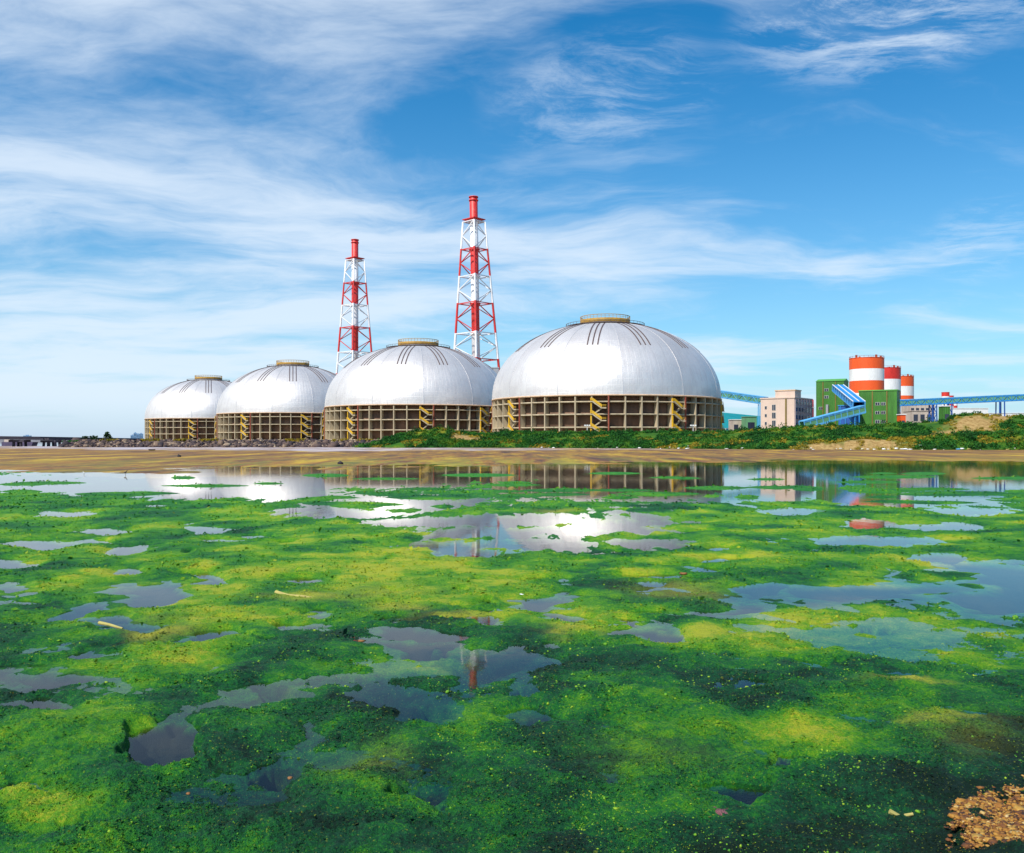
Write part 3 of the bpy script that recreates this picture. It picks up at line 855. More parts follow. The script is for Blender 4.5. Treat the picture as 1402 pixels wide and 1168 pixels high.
def leaf_clumps(C, rad, per, size, zsq=0.6):
    """clouds of small randomly turned quads around centres C (n,3)"""
    n = len(C)
    d = rng.normal(size=(n, per, 3))
    d /= np.linalg.norm(d, axis=-1, keepdims=True)
    rr = rng.uniform(0.35, 1.0, (n, per, 1)) ** 0.6
    off = d * rr * rad[:, None, None]
    off[..., 2] = np.abs(off[..., 2]) * zsq
    P = (C[:, None, :] + off).reshape(-1, 3)
    m = len(P)
    a = rng.normal(size=(m, 3)); a /= np.linalg.norm(a, axis=1, keepdims=True)
    b = rng.normal(size=(m, 3)); b -= a * (a * b).sum(1, keepdims=True); b /= np.linalg.norm(b, axis=1, keepdims=True)
    s = (size * rng.uniform(.5, 1.3, (m, 1)))
    V = np.stack([P - a * s, P + b * s * 0.55, P + a * s, P - b * s * 0.55], 1).reshape(-1, 3)
    Fc = np.arange(m * 4).reshape(m, 4)
    return V, Fc

def bank_plants():
    n = 9000
    U = rng.uniform(488, 1560, n)
    T = rng.uniform(0.02, 1.12, n)
    xw, d, z = bank_height(U, T)
    keep = (bare_at(U, T) < rng.uniform(0.15, 0.75, n)) & ((vn(xw / 9, d / 6, 41) + 0.5 * vn(xw / 3, d / 3, 42) > -0.42) | (T < 0.25) & (vn(xw / 7, d / 7, 43) > -.3))
    U, T, xw, d, z = [q[keep] for q in (U, T, xw, d, z)]
    dry = (bare_at(U, T) > 0.12) | (vn(xw / 12, d / 5, 44) + 0.4 * vn(xw / 3, d / 3, 45) > 0.55)
    C = np.stack([xw, d, z], -1)
    rad = rng.uniform(0.5, 1.5, len(C)) * np.where(T < 0.3, 1.25, 0.9)
    V, Fc = leaf_clumps(C[~dry], rad[~dry], 30, 0.36, 0.9)
    tag(soup('shrubbery', 'shrub_leaf', V, Fc), 'dense dark green scrub covering the embankment', 'shrubs', kind='stuff')
    big_ = rng.choice(np.flatnonzero(~dry), 420, replace=False)
    C2 = C[big_]
    Vb, Fb = leaf_clumps(C2, rng.uniform(1.0, 2.1, len(C2)), 60, 0.34, 1.25)
    tag(soup('tall_scrub', 'tall_leaf', Vb, Fb), 'taller darker bushes dotted over the embankment', 'shrubs', kind='stuff')
    V, Fc = leaf_clumps(C[dry], rad[dry] * 0.8, 22, 0.32, 0.8)
    tag(soup('dry_grass', 'dry_grass', V, Fc), 'yellow dry grass patches on the embankment', 'grass', kind='stuff')
    # weeds along the top of the rubble
    n = 2200
    xx = rng.uniform(-180, -58, n)
    C = np.stack([xx, 370 + rng.uniform(-2, 4, n), 3.0 + rng.uniform(-.6, 0.3, n)], -1)
    C = C[vn(xx / 6, xx * 0, 47) > -0.35]
    V, Fc = leaf_clumps(C, rng.uniform(.35, .8, len(C)), 16, 0.3, 0.9)
    tag(soup('weeds', 'dry_grass', V, Fc), 'straw coloured weeds along the top of the rubble', 'weeds', kind='stuff')
bank_plants()

def rubble():
    n = 3800
    t = rng.uniform(0, 1, n)
    xx = rng.uniform(-180, -50, n)
    S = rng.lognormal(math.log(0.55), 0.4, n)
    P = np.stack([xx, 361 + t * 10, 0.2 + t * 2.7 + rng.uniform(-.2, .4, n)], -1)
    V, Fc, tone = stones(P, S, (0.5, 0.95), 0.35)
    tag(soup('rubble', 'rubble_stone', V, Fc, tone), 'long slope of broken stone below the three far domes', 'rubble', kind='stuff')
rubble()

# ------------------------------------------------------------------ the four storage domes
NB, RO = 48, 60.0
STEP = 2 * math.pi / NB
ZB = [0.0, 6.1, 12.2, 18.1]
ZR = 20.8
HB = 40.6
def dome_z(r):
    return ZR + 0.6 + HB * (1 - (r / 60.3) ** 2.12) ** (1 / 2.12) if r < 60.3 else ZR + 0.6

def make_dome():
    root = thing('storage_dome', 'x', 'dome', (0, 0, 0))
    MB().lathe([(56.4, 0), (56.4, ZR), (55.9, ZR), (55.9, 0)], 96).build('wall', 'wall_concrete', root, True)
    MB().lathe([(56.75, ZB[3] + 0.5), (56.75, ZR - 0.1), (56.45, ZR - 0.1), (56.45, ZB[3] + 0.5)], 96).build('fascia_band', 'brown_panel', root, True)
    for z in ZB[1:]:
        MB().lathe([(56.42, z - 0.34), (60.0, z - 0.34), (60.0, z + 0.34), (56.42, z + 0.34)], 96).build('ring_beam', 'concrete', root, True)
    MB().lathe([(56.42, 0.0), (60.2, 0.0), (60.2, 0.7), (56.42, 0.7)], 96).build('plinth', 'concrete', root, True)
    MB().lathe([(57.2, ZR), (60.5, ZR), (60.75, ZR + 0.5), (60.3, ZR + 0.75), (57.2, ZR + 0.75)], 144).build('eave', 'tan_trim', root, True)
    colm = MB().box((0, -58.6, ZR / 2), (0.62, 3.2, ZR - 0.02)).mesh('column', 'concrete')
    stair_cols = [-18, -12, -6, 0, 5, 11, 16, 22]
    red = MB().box((0, -60.5, ZR / 2), (0.6, 0.5, ZR - 0.04)).mesh('pipe', 'rust_red')
    for i in range(-NB // 2, NB // 2):
        a = R(-6.0) + i * STEP
        put('column', colm, root, (0, 0, 0), a)
        if (i - 1) in stair_cols:
            put('pipe', red, root, (0, 0, 0), a)['label'] = 'rust red riser pipe beside a stair'
    # external stairs: flights run down to the right to a half landing, then back
    x0, x1 = 0.6, 4.8
    y = -61.0
    down = MB().bar((x0, y, 0), (x1, y, -3.0), 1.1, 0.6).mesh('flight', 'concrete')
    back_ = MB().bar((x1, y + 1.4, -3.0), (x0, y + 1.4, -6.0), 1.1, 0.6).mesh('flight', 'concrete')
    land = MB().box(((x1 + 7.0) / 2, y + 0.7, -3.0), (7.0 - x1, 2.6, 0.45)).mesh('landing', 'concrete')
    top_l = MB().box((0.1, y + 0.7, 0), (1.2, 2.6, 0.45)).mesh('landing', 'concrete')
    rl = MB()
    for off in (0.75, 1.15, 1.6):
        rl.bar((-0.5, y - 0.45, off), (x0, y - 0.45, off), 0.18, 0.26)
        rl.bar((x0, y - 0.45, off), (x1, y - 0.45, off - 3.0), 0.18, 0.30)
    for off in (0.9, 1.5):
        rl.bar((x1, y - 0.45, off - 3.0), (7.0, y - 0.45, off - 3.0), 0.12, 0.14)
    for k in range(6):
        f_ = k / 5
        rl.bar((x0 + (x1 - x0) * f_, y - 0.45, -3 * f_ + 0.2), (x0 + (x1 - x0) * f_, y - 0.45, -3 * f_ + 1.6), 0.2, 0.2)
    railm = rl.mesh('railing', 'yellow_steel')
    postm = MB().box((-0.15, -60.75, ZR / 2 - 0.3), (0.55, 0.7, ZR - 1.2)).mesh('stair', 'yellow_steel')
    for i in stair_cols:
        a = R(-6.0) + i * STEP
        s = put('stair', postm, root, (0, 0, 0), a)
        for zt in (ZB[3], ZB[2], ZB[1]):
            for me_ in (down, back_, land, top_l, railm):
                put(me_.name.split('.')[0], me_, s, (0, 0, zt))
    # roof: twelve gores, the seams between them, triple rails, walkway and lantern
    rs = [60.3 * math.sin(math.pi / 2 * k / 30) for k in range(30, 5, -1)] + [13.0]
    prof = [(r, dome_z(r)) for r in rs]
    gm = MB().lathe(prof, 12, R(-15), R(15), False).mesh('roof_gore', 'dome_aluminium', True)
    sm = MB()
    for (ra, za), (rb, zb) in zip(prof[:-1], prof[1:]):
        sm.bar((0, -ra - 0.02, za + 0.02), (0, -rb, zb + 0.02), 0.28, 0.16, (0, -1, 1))
    smm = sm.mesh('seam_rib', 'seam_metal')
    lines = []
    for off in (-2.5, 0, 2.5):
        L = MB()
        ys = [22 + 27.5 * k / 10 for k in range(11)]
        pts = [(off, -yy, dome_z(math.hypot(off, yy)) + 0.08) for yy in ys]
        for p, q in zip(pts[:-1], pts[1:]):
            L.bar(p, q, 0.6, 0.2)
        lines.append(L.mesh('roof_rail', 'dark_rail'))
    for k in range(12):
        g = put('roof_gore', gm, root, (0, 0, 0), R(30 * k)); g['r'] = 30 * k
        s = put('seam_rib', smm, root, (0, 0, 0), R(30 * k + 15)); s['r'] = 30 * k + 15
        for L in lines:
            q = put('roof_rail', L, root, (0, 0, 0), R(30 * k)); q['r'] = 30 * k
    zw = dome_z(20.5) + 0.35
    wk = MB().lathe([(18.6, zw), (20.9, zw), (20.9, zw + 0.25), (18.6, zw + 0.25)], 64).build('walkway', 'dark_rail', root, True)
    rr = MB()
    rr.lathe([(20.7, zw + 1.25), (20.9, zw + 1.25), (20.9, zw + 1.42), (20.7, zw + 1.42)], 64)
    for k in range(48):
        a = 2 * math.pi * k / 48
        rr.box((20.8 * math.sin(a), -20.8 * math.cos(a), zw + 0.75), (0.16, 0.16, 1.0))
    rr.build('railing', 'dark_rail', wk)
    zl = dome_z(13.0)
    MB().lathe([(13.0, zl - 0.8), (13.0, zl + 0.9), (12.0, zl + 0.9), (12.0, zl - 0.8)], 64).build('lantern_curb', 'grey_metal', root, True)
    lt = MB().lathe([(12.3, zl + 0.7), (13.3, zl + 0.7), (13.3, zl + 2.6), (12.3, zl + 2.6)], 64).build('lantern_band', 'ochre_band', root, True)
    MB().lathe([(0.0, zl + 3.2), (12.4, zl + 2.3), (12.4, zl + 2.5), (0.0, zl + 3.4)], 64).build('lantern_roof', 'dome_aluminium', root, True)
    r2 = MB()
    r2.lathe([(13.0, zl + 4.2), (13.3, zl + 4.2), (13.3, zl + 4.5), (13.0, zl + 4.5)], 64)
    r2.lathe([(13.08, zl + 3.4), (13.22, zl + 3.4), (13.22, zl + 3.52), (13.08, zl + 3.52)], 64)
    for k in range(40):
        a = 2 * math.pi * k / 40
        r2.box((13.15 * math.sin(a), -13.15 * math.cos(a), zl + 3.45), (0.18, 0.18, 1.7))
    r2.build('railing', 'ochre_band', lt)
    return root

dome0 = make_dome()
DOMES = [(828.5, 473, 0.0, -7.0, 'biggest silver dome, nearest, on the right behind the grassy bank'),
         (572.8, 583, 7.0, -12.0, 'silver dome second from the right, its foot half hidden by a green mound'),
         (401.0, 736, 12.0, 0.0, 'silver dome second from the left, in front of a striped chimney, above broken stone'),
         (285.5, 904, -11.0, 0.0, 'smallest and farthest silver dome at the left end of the row')]
roots = [dome0] + [copy_tree(dome0) for _ in DOMES[1:]]
for root, (u, D, srot, rrot, label) in zip(roots, DOMES):
    x = X(u, D)
    root.location = (x, D, 3.0)
    root.rotation_euler = (0, 0, -math.atan2(x, D) + R(srot))
    tag(root, label, 'dome', 'coal storage domes in a row')
    for ch in root.children:
        if 'r' in ch:
            ch.rotation_euler = (0, 0, R(ch['r'] + rrot - srot))
for o in bpy.data.objects:
    if 'r' in o:
        del o['r']

# ------------------------------------------------------------------ the two striped chimneys
def make_chimney():
    root = thing('chimney', 'x', 'chimney')
    HT = zch(269) + 0.0
    lv = [zch(v) for v in (640, 602, 566, 530, 493, 457, 416, 379, 342, 304)]
    lv = [0.0] + [z for z in lv if z > 12]
    half = lambda z: 11.1 + (zch(304) - z) * 0.0805
    fr = 4.1
    fl = MB().lathe([(0.0, 0), (fr, 0), (fr, HT - 0.3), (fr - 0.3, HT), (fr - 0.7, HT), (fr - 0.7, HT - 6), (0.0, HT - 6)], 28, closed_prof=False).build('flue', 'chimney_bands', root, True)
    for z in (HT - 1.2, HT - 4.6):
        MB().lathe([(fr, z), (fr + 0.75, z), (fr + 0.75, z + 0.9), (fr, z + 0.9)], 28).build('collar', 'chimney_bands', fl, True)
    ang4 = [0, 90, 180, 270]
    def pt(k, z):
        a = R(ang4[k % 4] + 3)
        return Vector((half(z) * math.sin(a), -half(z) * math.cos(a), z))
    for k in range(4):
        L = MB()
        L.tube([pt(k, z) for z in lv], [1.45 - 0.6 * z / 240 for z in lv], 8)
        L.build('leg', 'chimney_bands', root, True)
    for z in lv[1:]:
        p = MB()
        for k in range(4):
            p.bar(pt(k, z), pt(k + 1, z), 0.8, 0.8)
            p.bar(pt(k, z), (pt(k, z) * 0.3) * Vector((1, 1, 0)).x + Vector((0, 0, z * 0.7)) if False else Vector((pt(k, z).x * 0.3, pt(k, z).y * 0.3, z)), 0.5, 0.6)
        p.lathe([(fr + 0.02, z - 0.5), (fr + 1.5, z - 0.5), (fr + 1.5, z + 0.6), (fr + 0.02, z + 0.6)], 20)
        p.build('cross_frame', 'chimney_bands', root)
    for za, zb in zip(lv[:-1], lv[1:]):
        zm = (za + zb) / 2
        b = MB()
        for k in (1, 3):
            for j in (k - 1, k + 1):
                b.bar(pt(k, zm), pt(j, zb), 0.75, 0.75)
                b.bar(pt(k, zm), pt(j, za), 0.75, 0.75)
        b.build('brace', 'chimney_bands', root)
    z = lv[-1]
    pl = MB()
    pl.lathe([(fr + 0.02, z + 0.7), (11.8, z + 2.0), (11.8, z + 2.8), (fr + 0.02, z + 4.2)], 4, R(3), R(363))
    pl.build('platform', 'chimney_bands', root)
    return root
ch0 = make_chimney()
ch1 = copy_tree(ch0)
for o, u, D, lab in ((ch0, 653.5, DCH, 'taller red and white lattice chimney rising between the two nearest domes'),
                     (ch1, 486, 1090.0, 'shorter red and white lattice chimney, farther left, above the middle domes')):
    o.location = (X(u, D), D, 3.0)
    tag(o, lab, 'chimney', 'striped lattice chimneys')
ch0.rotation_euler = (0, R(-0.9), 0)

bh = thing('boiler_house', 'grey boxy building partly hidden between the two nearest domes under the chimney', 'building', (X(671, 860), 860, 3.0))
MB().box((0, 0, 34.5), (17, 20, 69)).build('wall', 'grey_metal', bh)
MB().box((9.5, -2, 30), (6, 16, 60)).build('annex', 'blue_steel', bh)
MB().box((0, 0, 69.6), (17.6, 20.6, 1.0)).build('roof', 'grey_metal', bh)

# ------------------------------------------------------------------ right-hand buildings
def building(name, label, cat, corner_u, D, phi, la, lb, h, wall_a, wall_b, roof_mat, slope=0.0):
    """corner nearest the camera at column u; face a runs to the left, face b to the right rear. local x along face a, local y along face b"""
    root = thing(name, label, cat, (X(corner_u, D), D, 3.0), R(phi + 90))
    # local frame: +x runs along face a (to the left), +y = direction rotated 90 deg more -> points away; face b runs along -y
    def wall(p, s, m, nm='wall'):
        return MB().box(p, s).build(nm, m, root)
    wall((la / 2, -0.15, h / 2), (la, 0.3, h), wall_a)
    return root

def house(name, label, cat, u, D, phi, la, lb, h, mat_front, mat_side, mat_roof, pitch=0.0, parapet=0.5):
    """box building: local +X along the front face from its left end (corner at x = la), local +Y along the side away from the viewer"""
    c = Vector((X(u, D), D, 3.0))
    ld = Vector((math.cos(R(phi + 90)), math.sin(R(phi + 90)), 0))
    root = thing(name, label, cat, c + ld * la, R(phi - 90))
    t = 0.35
    hr = h + pitch
    # front wall (trapezoid if the roof slopes), side wall, back, left
    MB().add([(0, 0, 0), (la, 0, 0), (la, 0, h), (0, 0, h), (0, t, 0), (la, t, 0), (la, t, h), (0, t, h)],
             [(0, 1, 2, 3), (5, 4, 7, 6), (3, 2, 6, 7), (1, 5, 6, 2), (4, 0, 3, 7), (4, 5, 1, 0)]).build('wall', mat_front, root)
    MB().box((la - t / 2, lb / 2 + t / 2, h / 2), (t, lb - t, h)).build('wall', mat_side, root)
    MB().box((t / 2, lb / 2 + t / 2, h / 2), (t, lb - t, h)).build('wall', mat_side, root)
    MB().box((la / 2, lb - t / 2, h / 2), (la - 2 * t - .02, t, h)).build('wall', mat_side, root)
    e = 0.3
    if pitch:
        MB().add([(-e, -e, h + .02), (la + e, -e, h + .02), (la + e, lb + e, h + .02), (-e, lb + e, h + .02), (-e, lb / 2, hr), (la + e, lb / 2, hr)],
                 [(0, 1, 5, 4), (1, 2, 5), (2, 3, 4, 5), (3, 0, 4), (3, 2, 1, 0)]).build('roof', mat_roof, root)
    else:
        MB().box((la / 2, lb / 2, h + 0.3), (la + 2 * e, lb + 2 * e, 0.55)).build('roof', mat_roof, root)
    return root

def window(root, face, pos, z, w_, h_, la, lb, pane='dark_glass', frame='window_trim', split=True):
    """a window with frame; face 'front' at local x = pos or 'side' at local y = pos"""
    if face == 'front':
        f = MB(); f.box((pos, -0.05, z), (w_ + 0.24, 0.12, h_ + 0.24))
        p = MB()
        if split:
            p.box((pos - w_ / 4 - .03, -0.125, z), (w_ / 2 - 0.1, 0.06, h_)); p.box((pos + w_ / 4 + .03, -0.125, z), (w_ / 2 - 0.1, 0.06, h_))
        else:
            p.box((pos, -0.125, z), (w_, 0.06, h_))
    else:
        f = MB(); f.box((la + 0.05, pos, z), (0.12, w_ + 0.3, h_ + 0.3))
        p = MB(); p.box((la + 0.125, pos, z), (0.06, w_, h_))
    fo = f.build('window', frame, root)
    p.build('pane', pane, fo)

# cream office block
cb = house('office_block', 'cream five storey office block with shade painted into its lilac side, beside the green towers', 'building', 1087.6, 420, 52, 16.6, 24, 20.0, 'cream_wall', 'cream_shade_wall', 'cream_wall')
MB().box((11.5, 5.5, 22.0), (9.6, 8, 3.4)).build('penthouse', 'cream_wall', cb)
MB().box((11.5, 5.5, 23.95), (10.1, 8.5, 0.5)).build('penthouse_roof', 'tan_trim', cb)
MB().box((12.6, -0.22, 10), (0.7, 0.4, 19.6)).build('downpipe', 'brown_pipe', cb)
for z in (8.2, 12.0, 15.8):
    window(cb, 'front', 6.6, z, 1.7, 2.6, 16.6, 24)
    window(cb, 'front', 2.6, z, 0.9, 1.3, 16.6, 24, split=False)
for z in (3.6, 7.3, 11.0, 14.7, 18.0):
    for k in range(6):
        window(cb, 'side', 2.6 + k * 3.8, z, 2.4, 1.9 if z < 17 else 1.0, 16.6, 24)
for k in range(7):
    MB().box((16.75, 0.6 + k * 3.8, 10), (0.5, 0.5, 19.5)).build('pilaster', 'cream_shade_wall', cb)

# green transfer towers
g1 = house('transfer_tower', 'taller green metal transfer tower behind the sloping blue conveyor', 'tower', 1155.4, 470, 60, 14.2, 14, 31.6, 'green_wall', 'green_wall', 'green_roof', pitch=1.6)
for x in (3.6, 10.0):
    MB().box((x, -0.2, 15.7), (0.45, 0.35, 31)).build('downpipe', 'brown_pipe', g1)
for x, z in ((5.3, 27.0), (5.3, 23.2), (2.5, 17.2), (2.5, 6.0), (5.6, 6.0)):
    window(g1, 'front', x, z, 2.0, 1.3, 14.2, 14)
MB().box((5.9, -0.8, 13.4), (1.2, 1.4, 11.5)).build('duct', 'grey_metal', g1)
g2 = house('transfer_tower', 'lower green metal tower with six windows, right of the blue conveyor', 'tower', 1228.0, 430, 60, 17.4, 11.5, 24.2, 'green_wall', 'green_wall', 'green_roof')
for x in (6.3, 12.9):
    MB().box((x, -0.2, 12), (0.5, 0.35, 24)).build('downpipe', 'brown_pipe', g2)
for z in (9.2, 13.6, 17.9):
    for x in (8.6, 12.0 - 0.3 + 0.0):
        window(g2, 'front', x if x < 9 else 11.2, z, 1.8, 1.3, 17.4, 11.5)
tag(g1, group='green transfer towers'); tag(g2, group='green transfer towers')
for g in (g1, g2):
    for k in range(1, 4):
        pass

# red and white silos
def silo(name, label, u, D, r, top_z, bands, group, mats=('orange_paint', 'white_paint'), detail=True):
    root = thing(name, label, 'silo', (X(u, D), D, 3.0), 0, group)
    z1 = top_z - 3.0
    n = 40 if detail else 20
    for i, hgt in enumerate(bands):
        z0 = max(0.0, z1 - hgt)
        MB().lathe([(r, z0), (r, z1 - 0.004)], n, closed_prof=False).build('paint_band', mats[i % 2], root, True)
        z1 = z0
        if z0 <= 0: break
    ztop = top_z - 3.0
    MB().lathe([(0.0, ztop + 0.06 * r), (r + 0.15, ztop), (r + 0.15, ztop - 0.35), (0.0, ztop - 0.2)], n, closed_prof=False).build('roof', mats[0], root, True)
    if detail:
        rl = MB()
        rl.lathe([(r - 0.1, ztop + 1.0), (r, ztop + 1.0), (r, ztop + 1.15), (r - 0.1, ztop + 1.15)], n)
        for k in range(24):
            a = 2 * math.pi * k / 24
            rl.box((r * math.sin(a) * .995, -r * math.cos(a) * .995, ztop + 0.5), (0.14, 0.14, 1.1))
        rl.build('railing', 'rust_red', root)
        hm = MB().box((0, 0, 0.9), (1.1, 1.1, 1.8)).mesh('vent', 'rust_red')
        for a, q in ((20, .8), (95, .9), (-60, .93), (200, .6), (140, .85)):
            put('vent', hm, root, (r * q * math.sin(R(a)), -r * q * math.cos(R(a)), ztop))
    return root
GS = 'orange and white silos behind the green towers'
silo('silo', 'largest orange and white silo, standing behind and above the green towers', 1186.5, 600, 11.1, 58.5, [7.6, 7.9, 8.3, 7.6, 8, 8, 8, 8], GS)
silo('silo', 'middle red and white silo of the three, half hidden by its larger neighbour', 1212.5, 680, 10.8, 58.3, [8.8, 9.2, 8.0, 8, 8, 8, 8], GS, ('red_paint', 'white_paint'))
silo('silo', 'rightmost and lowest looking orange and white silo of the three', 1232.5, 764, 10.8, 57.8, [8.6, 8.0, 8.6, 8, 8, 8, 8], GS)
GF = 'small far striped silos above the blue conveyor'
silo('far_silo', 'tallest of the small far red and white silos, above the blue conveyor', 1294.5, 1150, 4.8, 65.5, [5.5, 5, 5, 5, 5, 5, 5, 5, 5, 5, 5, 5], GF, ('red_paint', 'white_paint'), False)
silo('far_silo', 'middle one of the small far red and white silos above the conveyor', 1301, 1260, 4.6, 66.5, [5, 5, 5, 5, 5, 5, 5, 5, 5, 5, 5, 5], GF, ('red_paint', 'white_paint'), False)
silo('far_silo', 'rightmost of the small far red and white silos above the conveyor', 1306.5, 1380, 4.6, 67.0, [5, 5, 5, 5, 5, 5, 5, 5, 5, 5, 5, 5], GF, ('red_paint', 'white_paint'), False)
GT = 'red roof tanks behind the office block'
for u, lab in ((1096.5, 'small red tank showing over the roof of the office block, left one'), (1109, 'small red tank showing over the roof of the office block, right one')):
    t_ = thing('roof_tank', lab, 'tank', (X(u, 560), 560, 3.0), 0, GT)
    MB().lathe([(0, 26.2), (2.2, 25.7), (2.3, 21), (2.3, 0)], 20, closed_prof=False).build('shell', 'red_paint', t_, True)
    MB().lathe([(2.35, 20.9), (2.6, 20.9), (2.6, 20.5), (2.35, 20.5)], 20).build('rim', 'white_paint', t_, True)

# conveyor galleries
def gallery(name, label, p0, p1, wd, ht, bays, frame='blue_steel', panel='mint_panel', roof='light_blue', brace=True, supports=(), sup_mat='blue_steel', band=0.32, solid=False, group=None):
    p0, p1 = Vector(p0), Vector(p1)
    root = thing(name, label, 'conveyor', p0, 0, group)
    d = p1 - p0
    L = d.length
    dn = d.normalized()
    s = dn.cross(Vector((0, 0, 1))).normalized()
    upv = s.cross(dn).normalized()
    def q(t, a, b):
        return dn * (L * t) + s * (a * wd / 2) + upv * (b * ht / 2)
    def slab(b0, b1, w_):
        m = MB()
        vs = [q(t, a * w_, b) for t in (0, 1) for a, b in ((-1, b0), (1, b0), (1, b1), (-1, b1))]
        return m.add(vs, [(3, 2, 1, 0), (4, 5, 6, 7), (0, 1, 5, 4), (1, 2, 6, 5), (2, 3, 7, 6), (3, 0, 4, 7)])
    slab(-1.0, -0.86, 1.0).build('floor', frame, root)
    slab(0.86, 1.06, 1.06).build('roof', roof, root)
    for a in (-1, 1):
        m = MB()
        vs = [q(t, a * k, b) for t in (0, 1) for k, b in ((0.86, -0.86), (0.90, -0.86), (0.90, 0.86), (0.86, 0.86))]
        m.add(vs, [(3, 2, 1, 0), (4, 5, 6, 7), (0, 1, 5, 4), (1, 2, 6, 5), (2, 3, 7, 6), (3, 0, 4, 7)])
        m.build('side_panel', panel, root)
        m = MB()
        for b0, b1 in ((-0.855, -0.855 + band), (0.855 - band, 0.855)):
            vs = [q(t, a * k, b) for t in (0, 1) for k, b in ((0.91, b0), (0.97, b0), (0.97, b1), (0.91, b1))]
            m.add(vs, [(3, 2, 1, 0), (4, 5, 6, 7), (0, 1, 5, 4), (1, 2, 6, 5), (2, 3, 7, 6), (3, 0, 4, 7)])
        m.build('chord', roof if solid else frame, root)
    pm = MB().bar(q(0, 0, -0.84), q(0, 0, 0.84), 0.26, 0.26, dn).mesh('post', frame)
    bm_ = MB().bar(q(0, 0, -0.8), q(1.0 / bays, 0, 0.8), 0.2, 0.2, s).mesh('brace', frame)
    bm2 = MB().bar(q(0, 0, 0.8), q(1.0 / bays, 0, -0.8), 0.2, 0.2, s).mesh('brace', frame)
    for k in range(bays + 1):
        for a in (-1.02, 1.02):
            put('post', pm, root, dn * (L * k / bays) + s * (a * wd / 2))
            if brace and k < bays:
                put('brace', bm_ if k % 2 else bm2, root, dn * (L * k / bays) + s * (a * 0.985 * wd / 2))
    for t, zg, w2, lace in supports:
        c = p0 + d * t
        sp = MB()
        for a in (-1, 1):
            for b in (-1, 1):
                sp.bar(Vector((a * w2 / 2, b * wd / 2, 0)) + dn * (L * t) + Vector((0, 0, -ht * 0.5)), Vector((a * w2 / 2 * 1.15, b * wd / 2 * 1.1, 0)) + dn * (L * t) + Vector((0, 0, zg - c.z)), 0.45, 0.45, (0, 1, 0))
        if lace:
            zt, zb_ = -ht * 0.5, zg - c.z
            nl = 4
            for k in range(nl):
                za, zc = zt + (zb_ - zt) * k / nl, zt + (zb_ - zt) * (k + 1) / nl
                for b in (-1, 1):
                    o_ = dn * (L * t)
                    sp.bar(o_ + Vector((-w2 / 2, b * wd / 2, za)), o_ + Vector((w2 / 2, b * wd / 2, zc)), 0.28, 0.28, (0, 1, 0))
                    sp.bar(o_ + Vector((w2 / 2, b * wd / 2, za)), o_ + Vector((-w2 / 2, b * wd / 2, zc)), 0.28, 0.28, (0, 1, 0))
                    sp.bar(o_ + Vector((w2 / 2, b * wd / 2, zc)), o_ + Vector((-w2 / 2, b * wd / 2, zc)), 0.28, 0.28, (0, 1, 0))
        sp.build('trestle', sup_mat, root)
    return root

gallery('conveyor_gallery', 'light blue conveyor gallery running from the big dome down to the office block', (X(968, 520), 520, Z(537, 520)), (X(1048, 470), 470, Z(549, 470)), 3.2, 4.0, 12, 'light_blue', 'mint_panel', 'light_blue', supports=((0.95, 3, 3.2, False),), sup_mat='light_blue')
gallery('conveyor_gallery', 'long blue conveyor gallery on trestles crossing above the right bank', (X(1229, 455), 455, Z(552.0, 455)), (X(1530, 440), 440, Z(538.5, 440)), 3.4, 3.3, 48, 'blue_steel', 'mint_panel', 'light_blue', supports=((0.165, 3, 2.2, True), (0.235, 3, 2.2, True), (0.475, 3, 2.4, False), (0.80, 3, 2.4, False)), sup_mat='deep_blue')
gallery('conveyor_gallery', 'steep blue enclosed gallery descending from the taller green tower', (X(1147, 462), 462, Z(531.5, 462)), (X(1176, 412), 412, Z(555, 412)), 5.4, 3.4, 9, 'light_blue', 'blue_steel', 'blue_steel', brace=False, solid=True)
gallery('conveyor_gallery', 'short blue gallery with mint panels sloping down to the shrubs', (X(1181, 408), 408, Z(560.5, 408)), (X(1098, 396), 396, Z(582, 396)), 3.4, 3.6, 10, 'light_blue', 'mint_panel', 'light_blue', brace=False, supports=((0.12, 3, 2.0, False),))
tb = thing('gallery_shade_block', 'dark blue block added as the shade under the steep blue gallery', 'building', (X(1163, 440), 440, 3.0), R(-30))  # dark block added to stand for the shadow below the gallery
MB().box((0, 0, 8.5), (9.0, 8.0, 17.0)).build('wall', 'deep_blue', tb)  # body of the added shade block, not a real wall
MB().box((0, 0, 17.2), (9.6, 8.6, 0.4)).build('roof', 'blue_steel', tb)  # top of the added shade block, not a real roof
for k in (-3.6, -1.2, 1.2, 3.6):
    MB().box((k, -4.15, 8.5), (0.35, 0.3, 16.8)).build('post', 'blue_steel', tb)  # strips on the added shade block, not real posts
# white joints along the steep gallery's roof
p0, p1 = Vector((X(1147, 462), 462, Z(531.5, 462))), Vector((X(1176, 412), 412, Z(555, 412)))
sg = [o for o in bpy.data.objects if o.get('label', '').startswith('steep blue')][0]
dd = (p1 - p0); sd = dd.normalized().cross(Vector((0, 0, 1))).normalized(); uu = sd.cross(dd.normalized())
for a in (-2.7, 0.0, 2.7):
    MB().bar(uu * 1.9 + sd * a, dd + uu * 1.9 + sd * a, 0.4, 0.25).build('roof_batten', 'white_paint', sg)

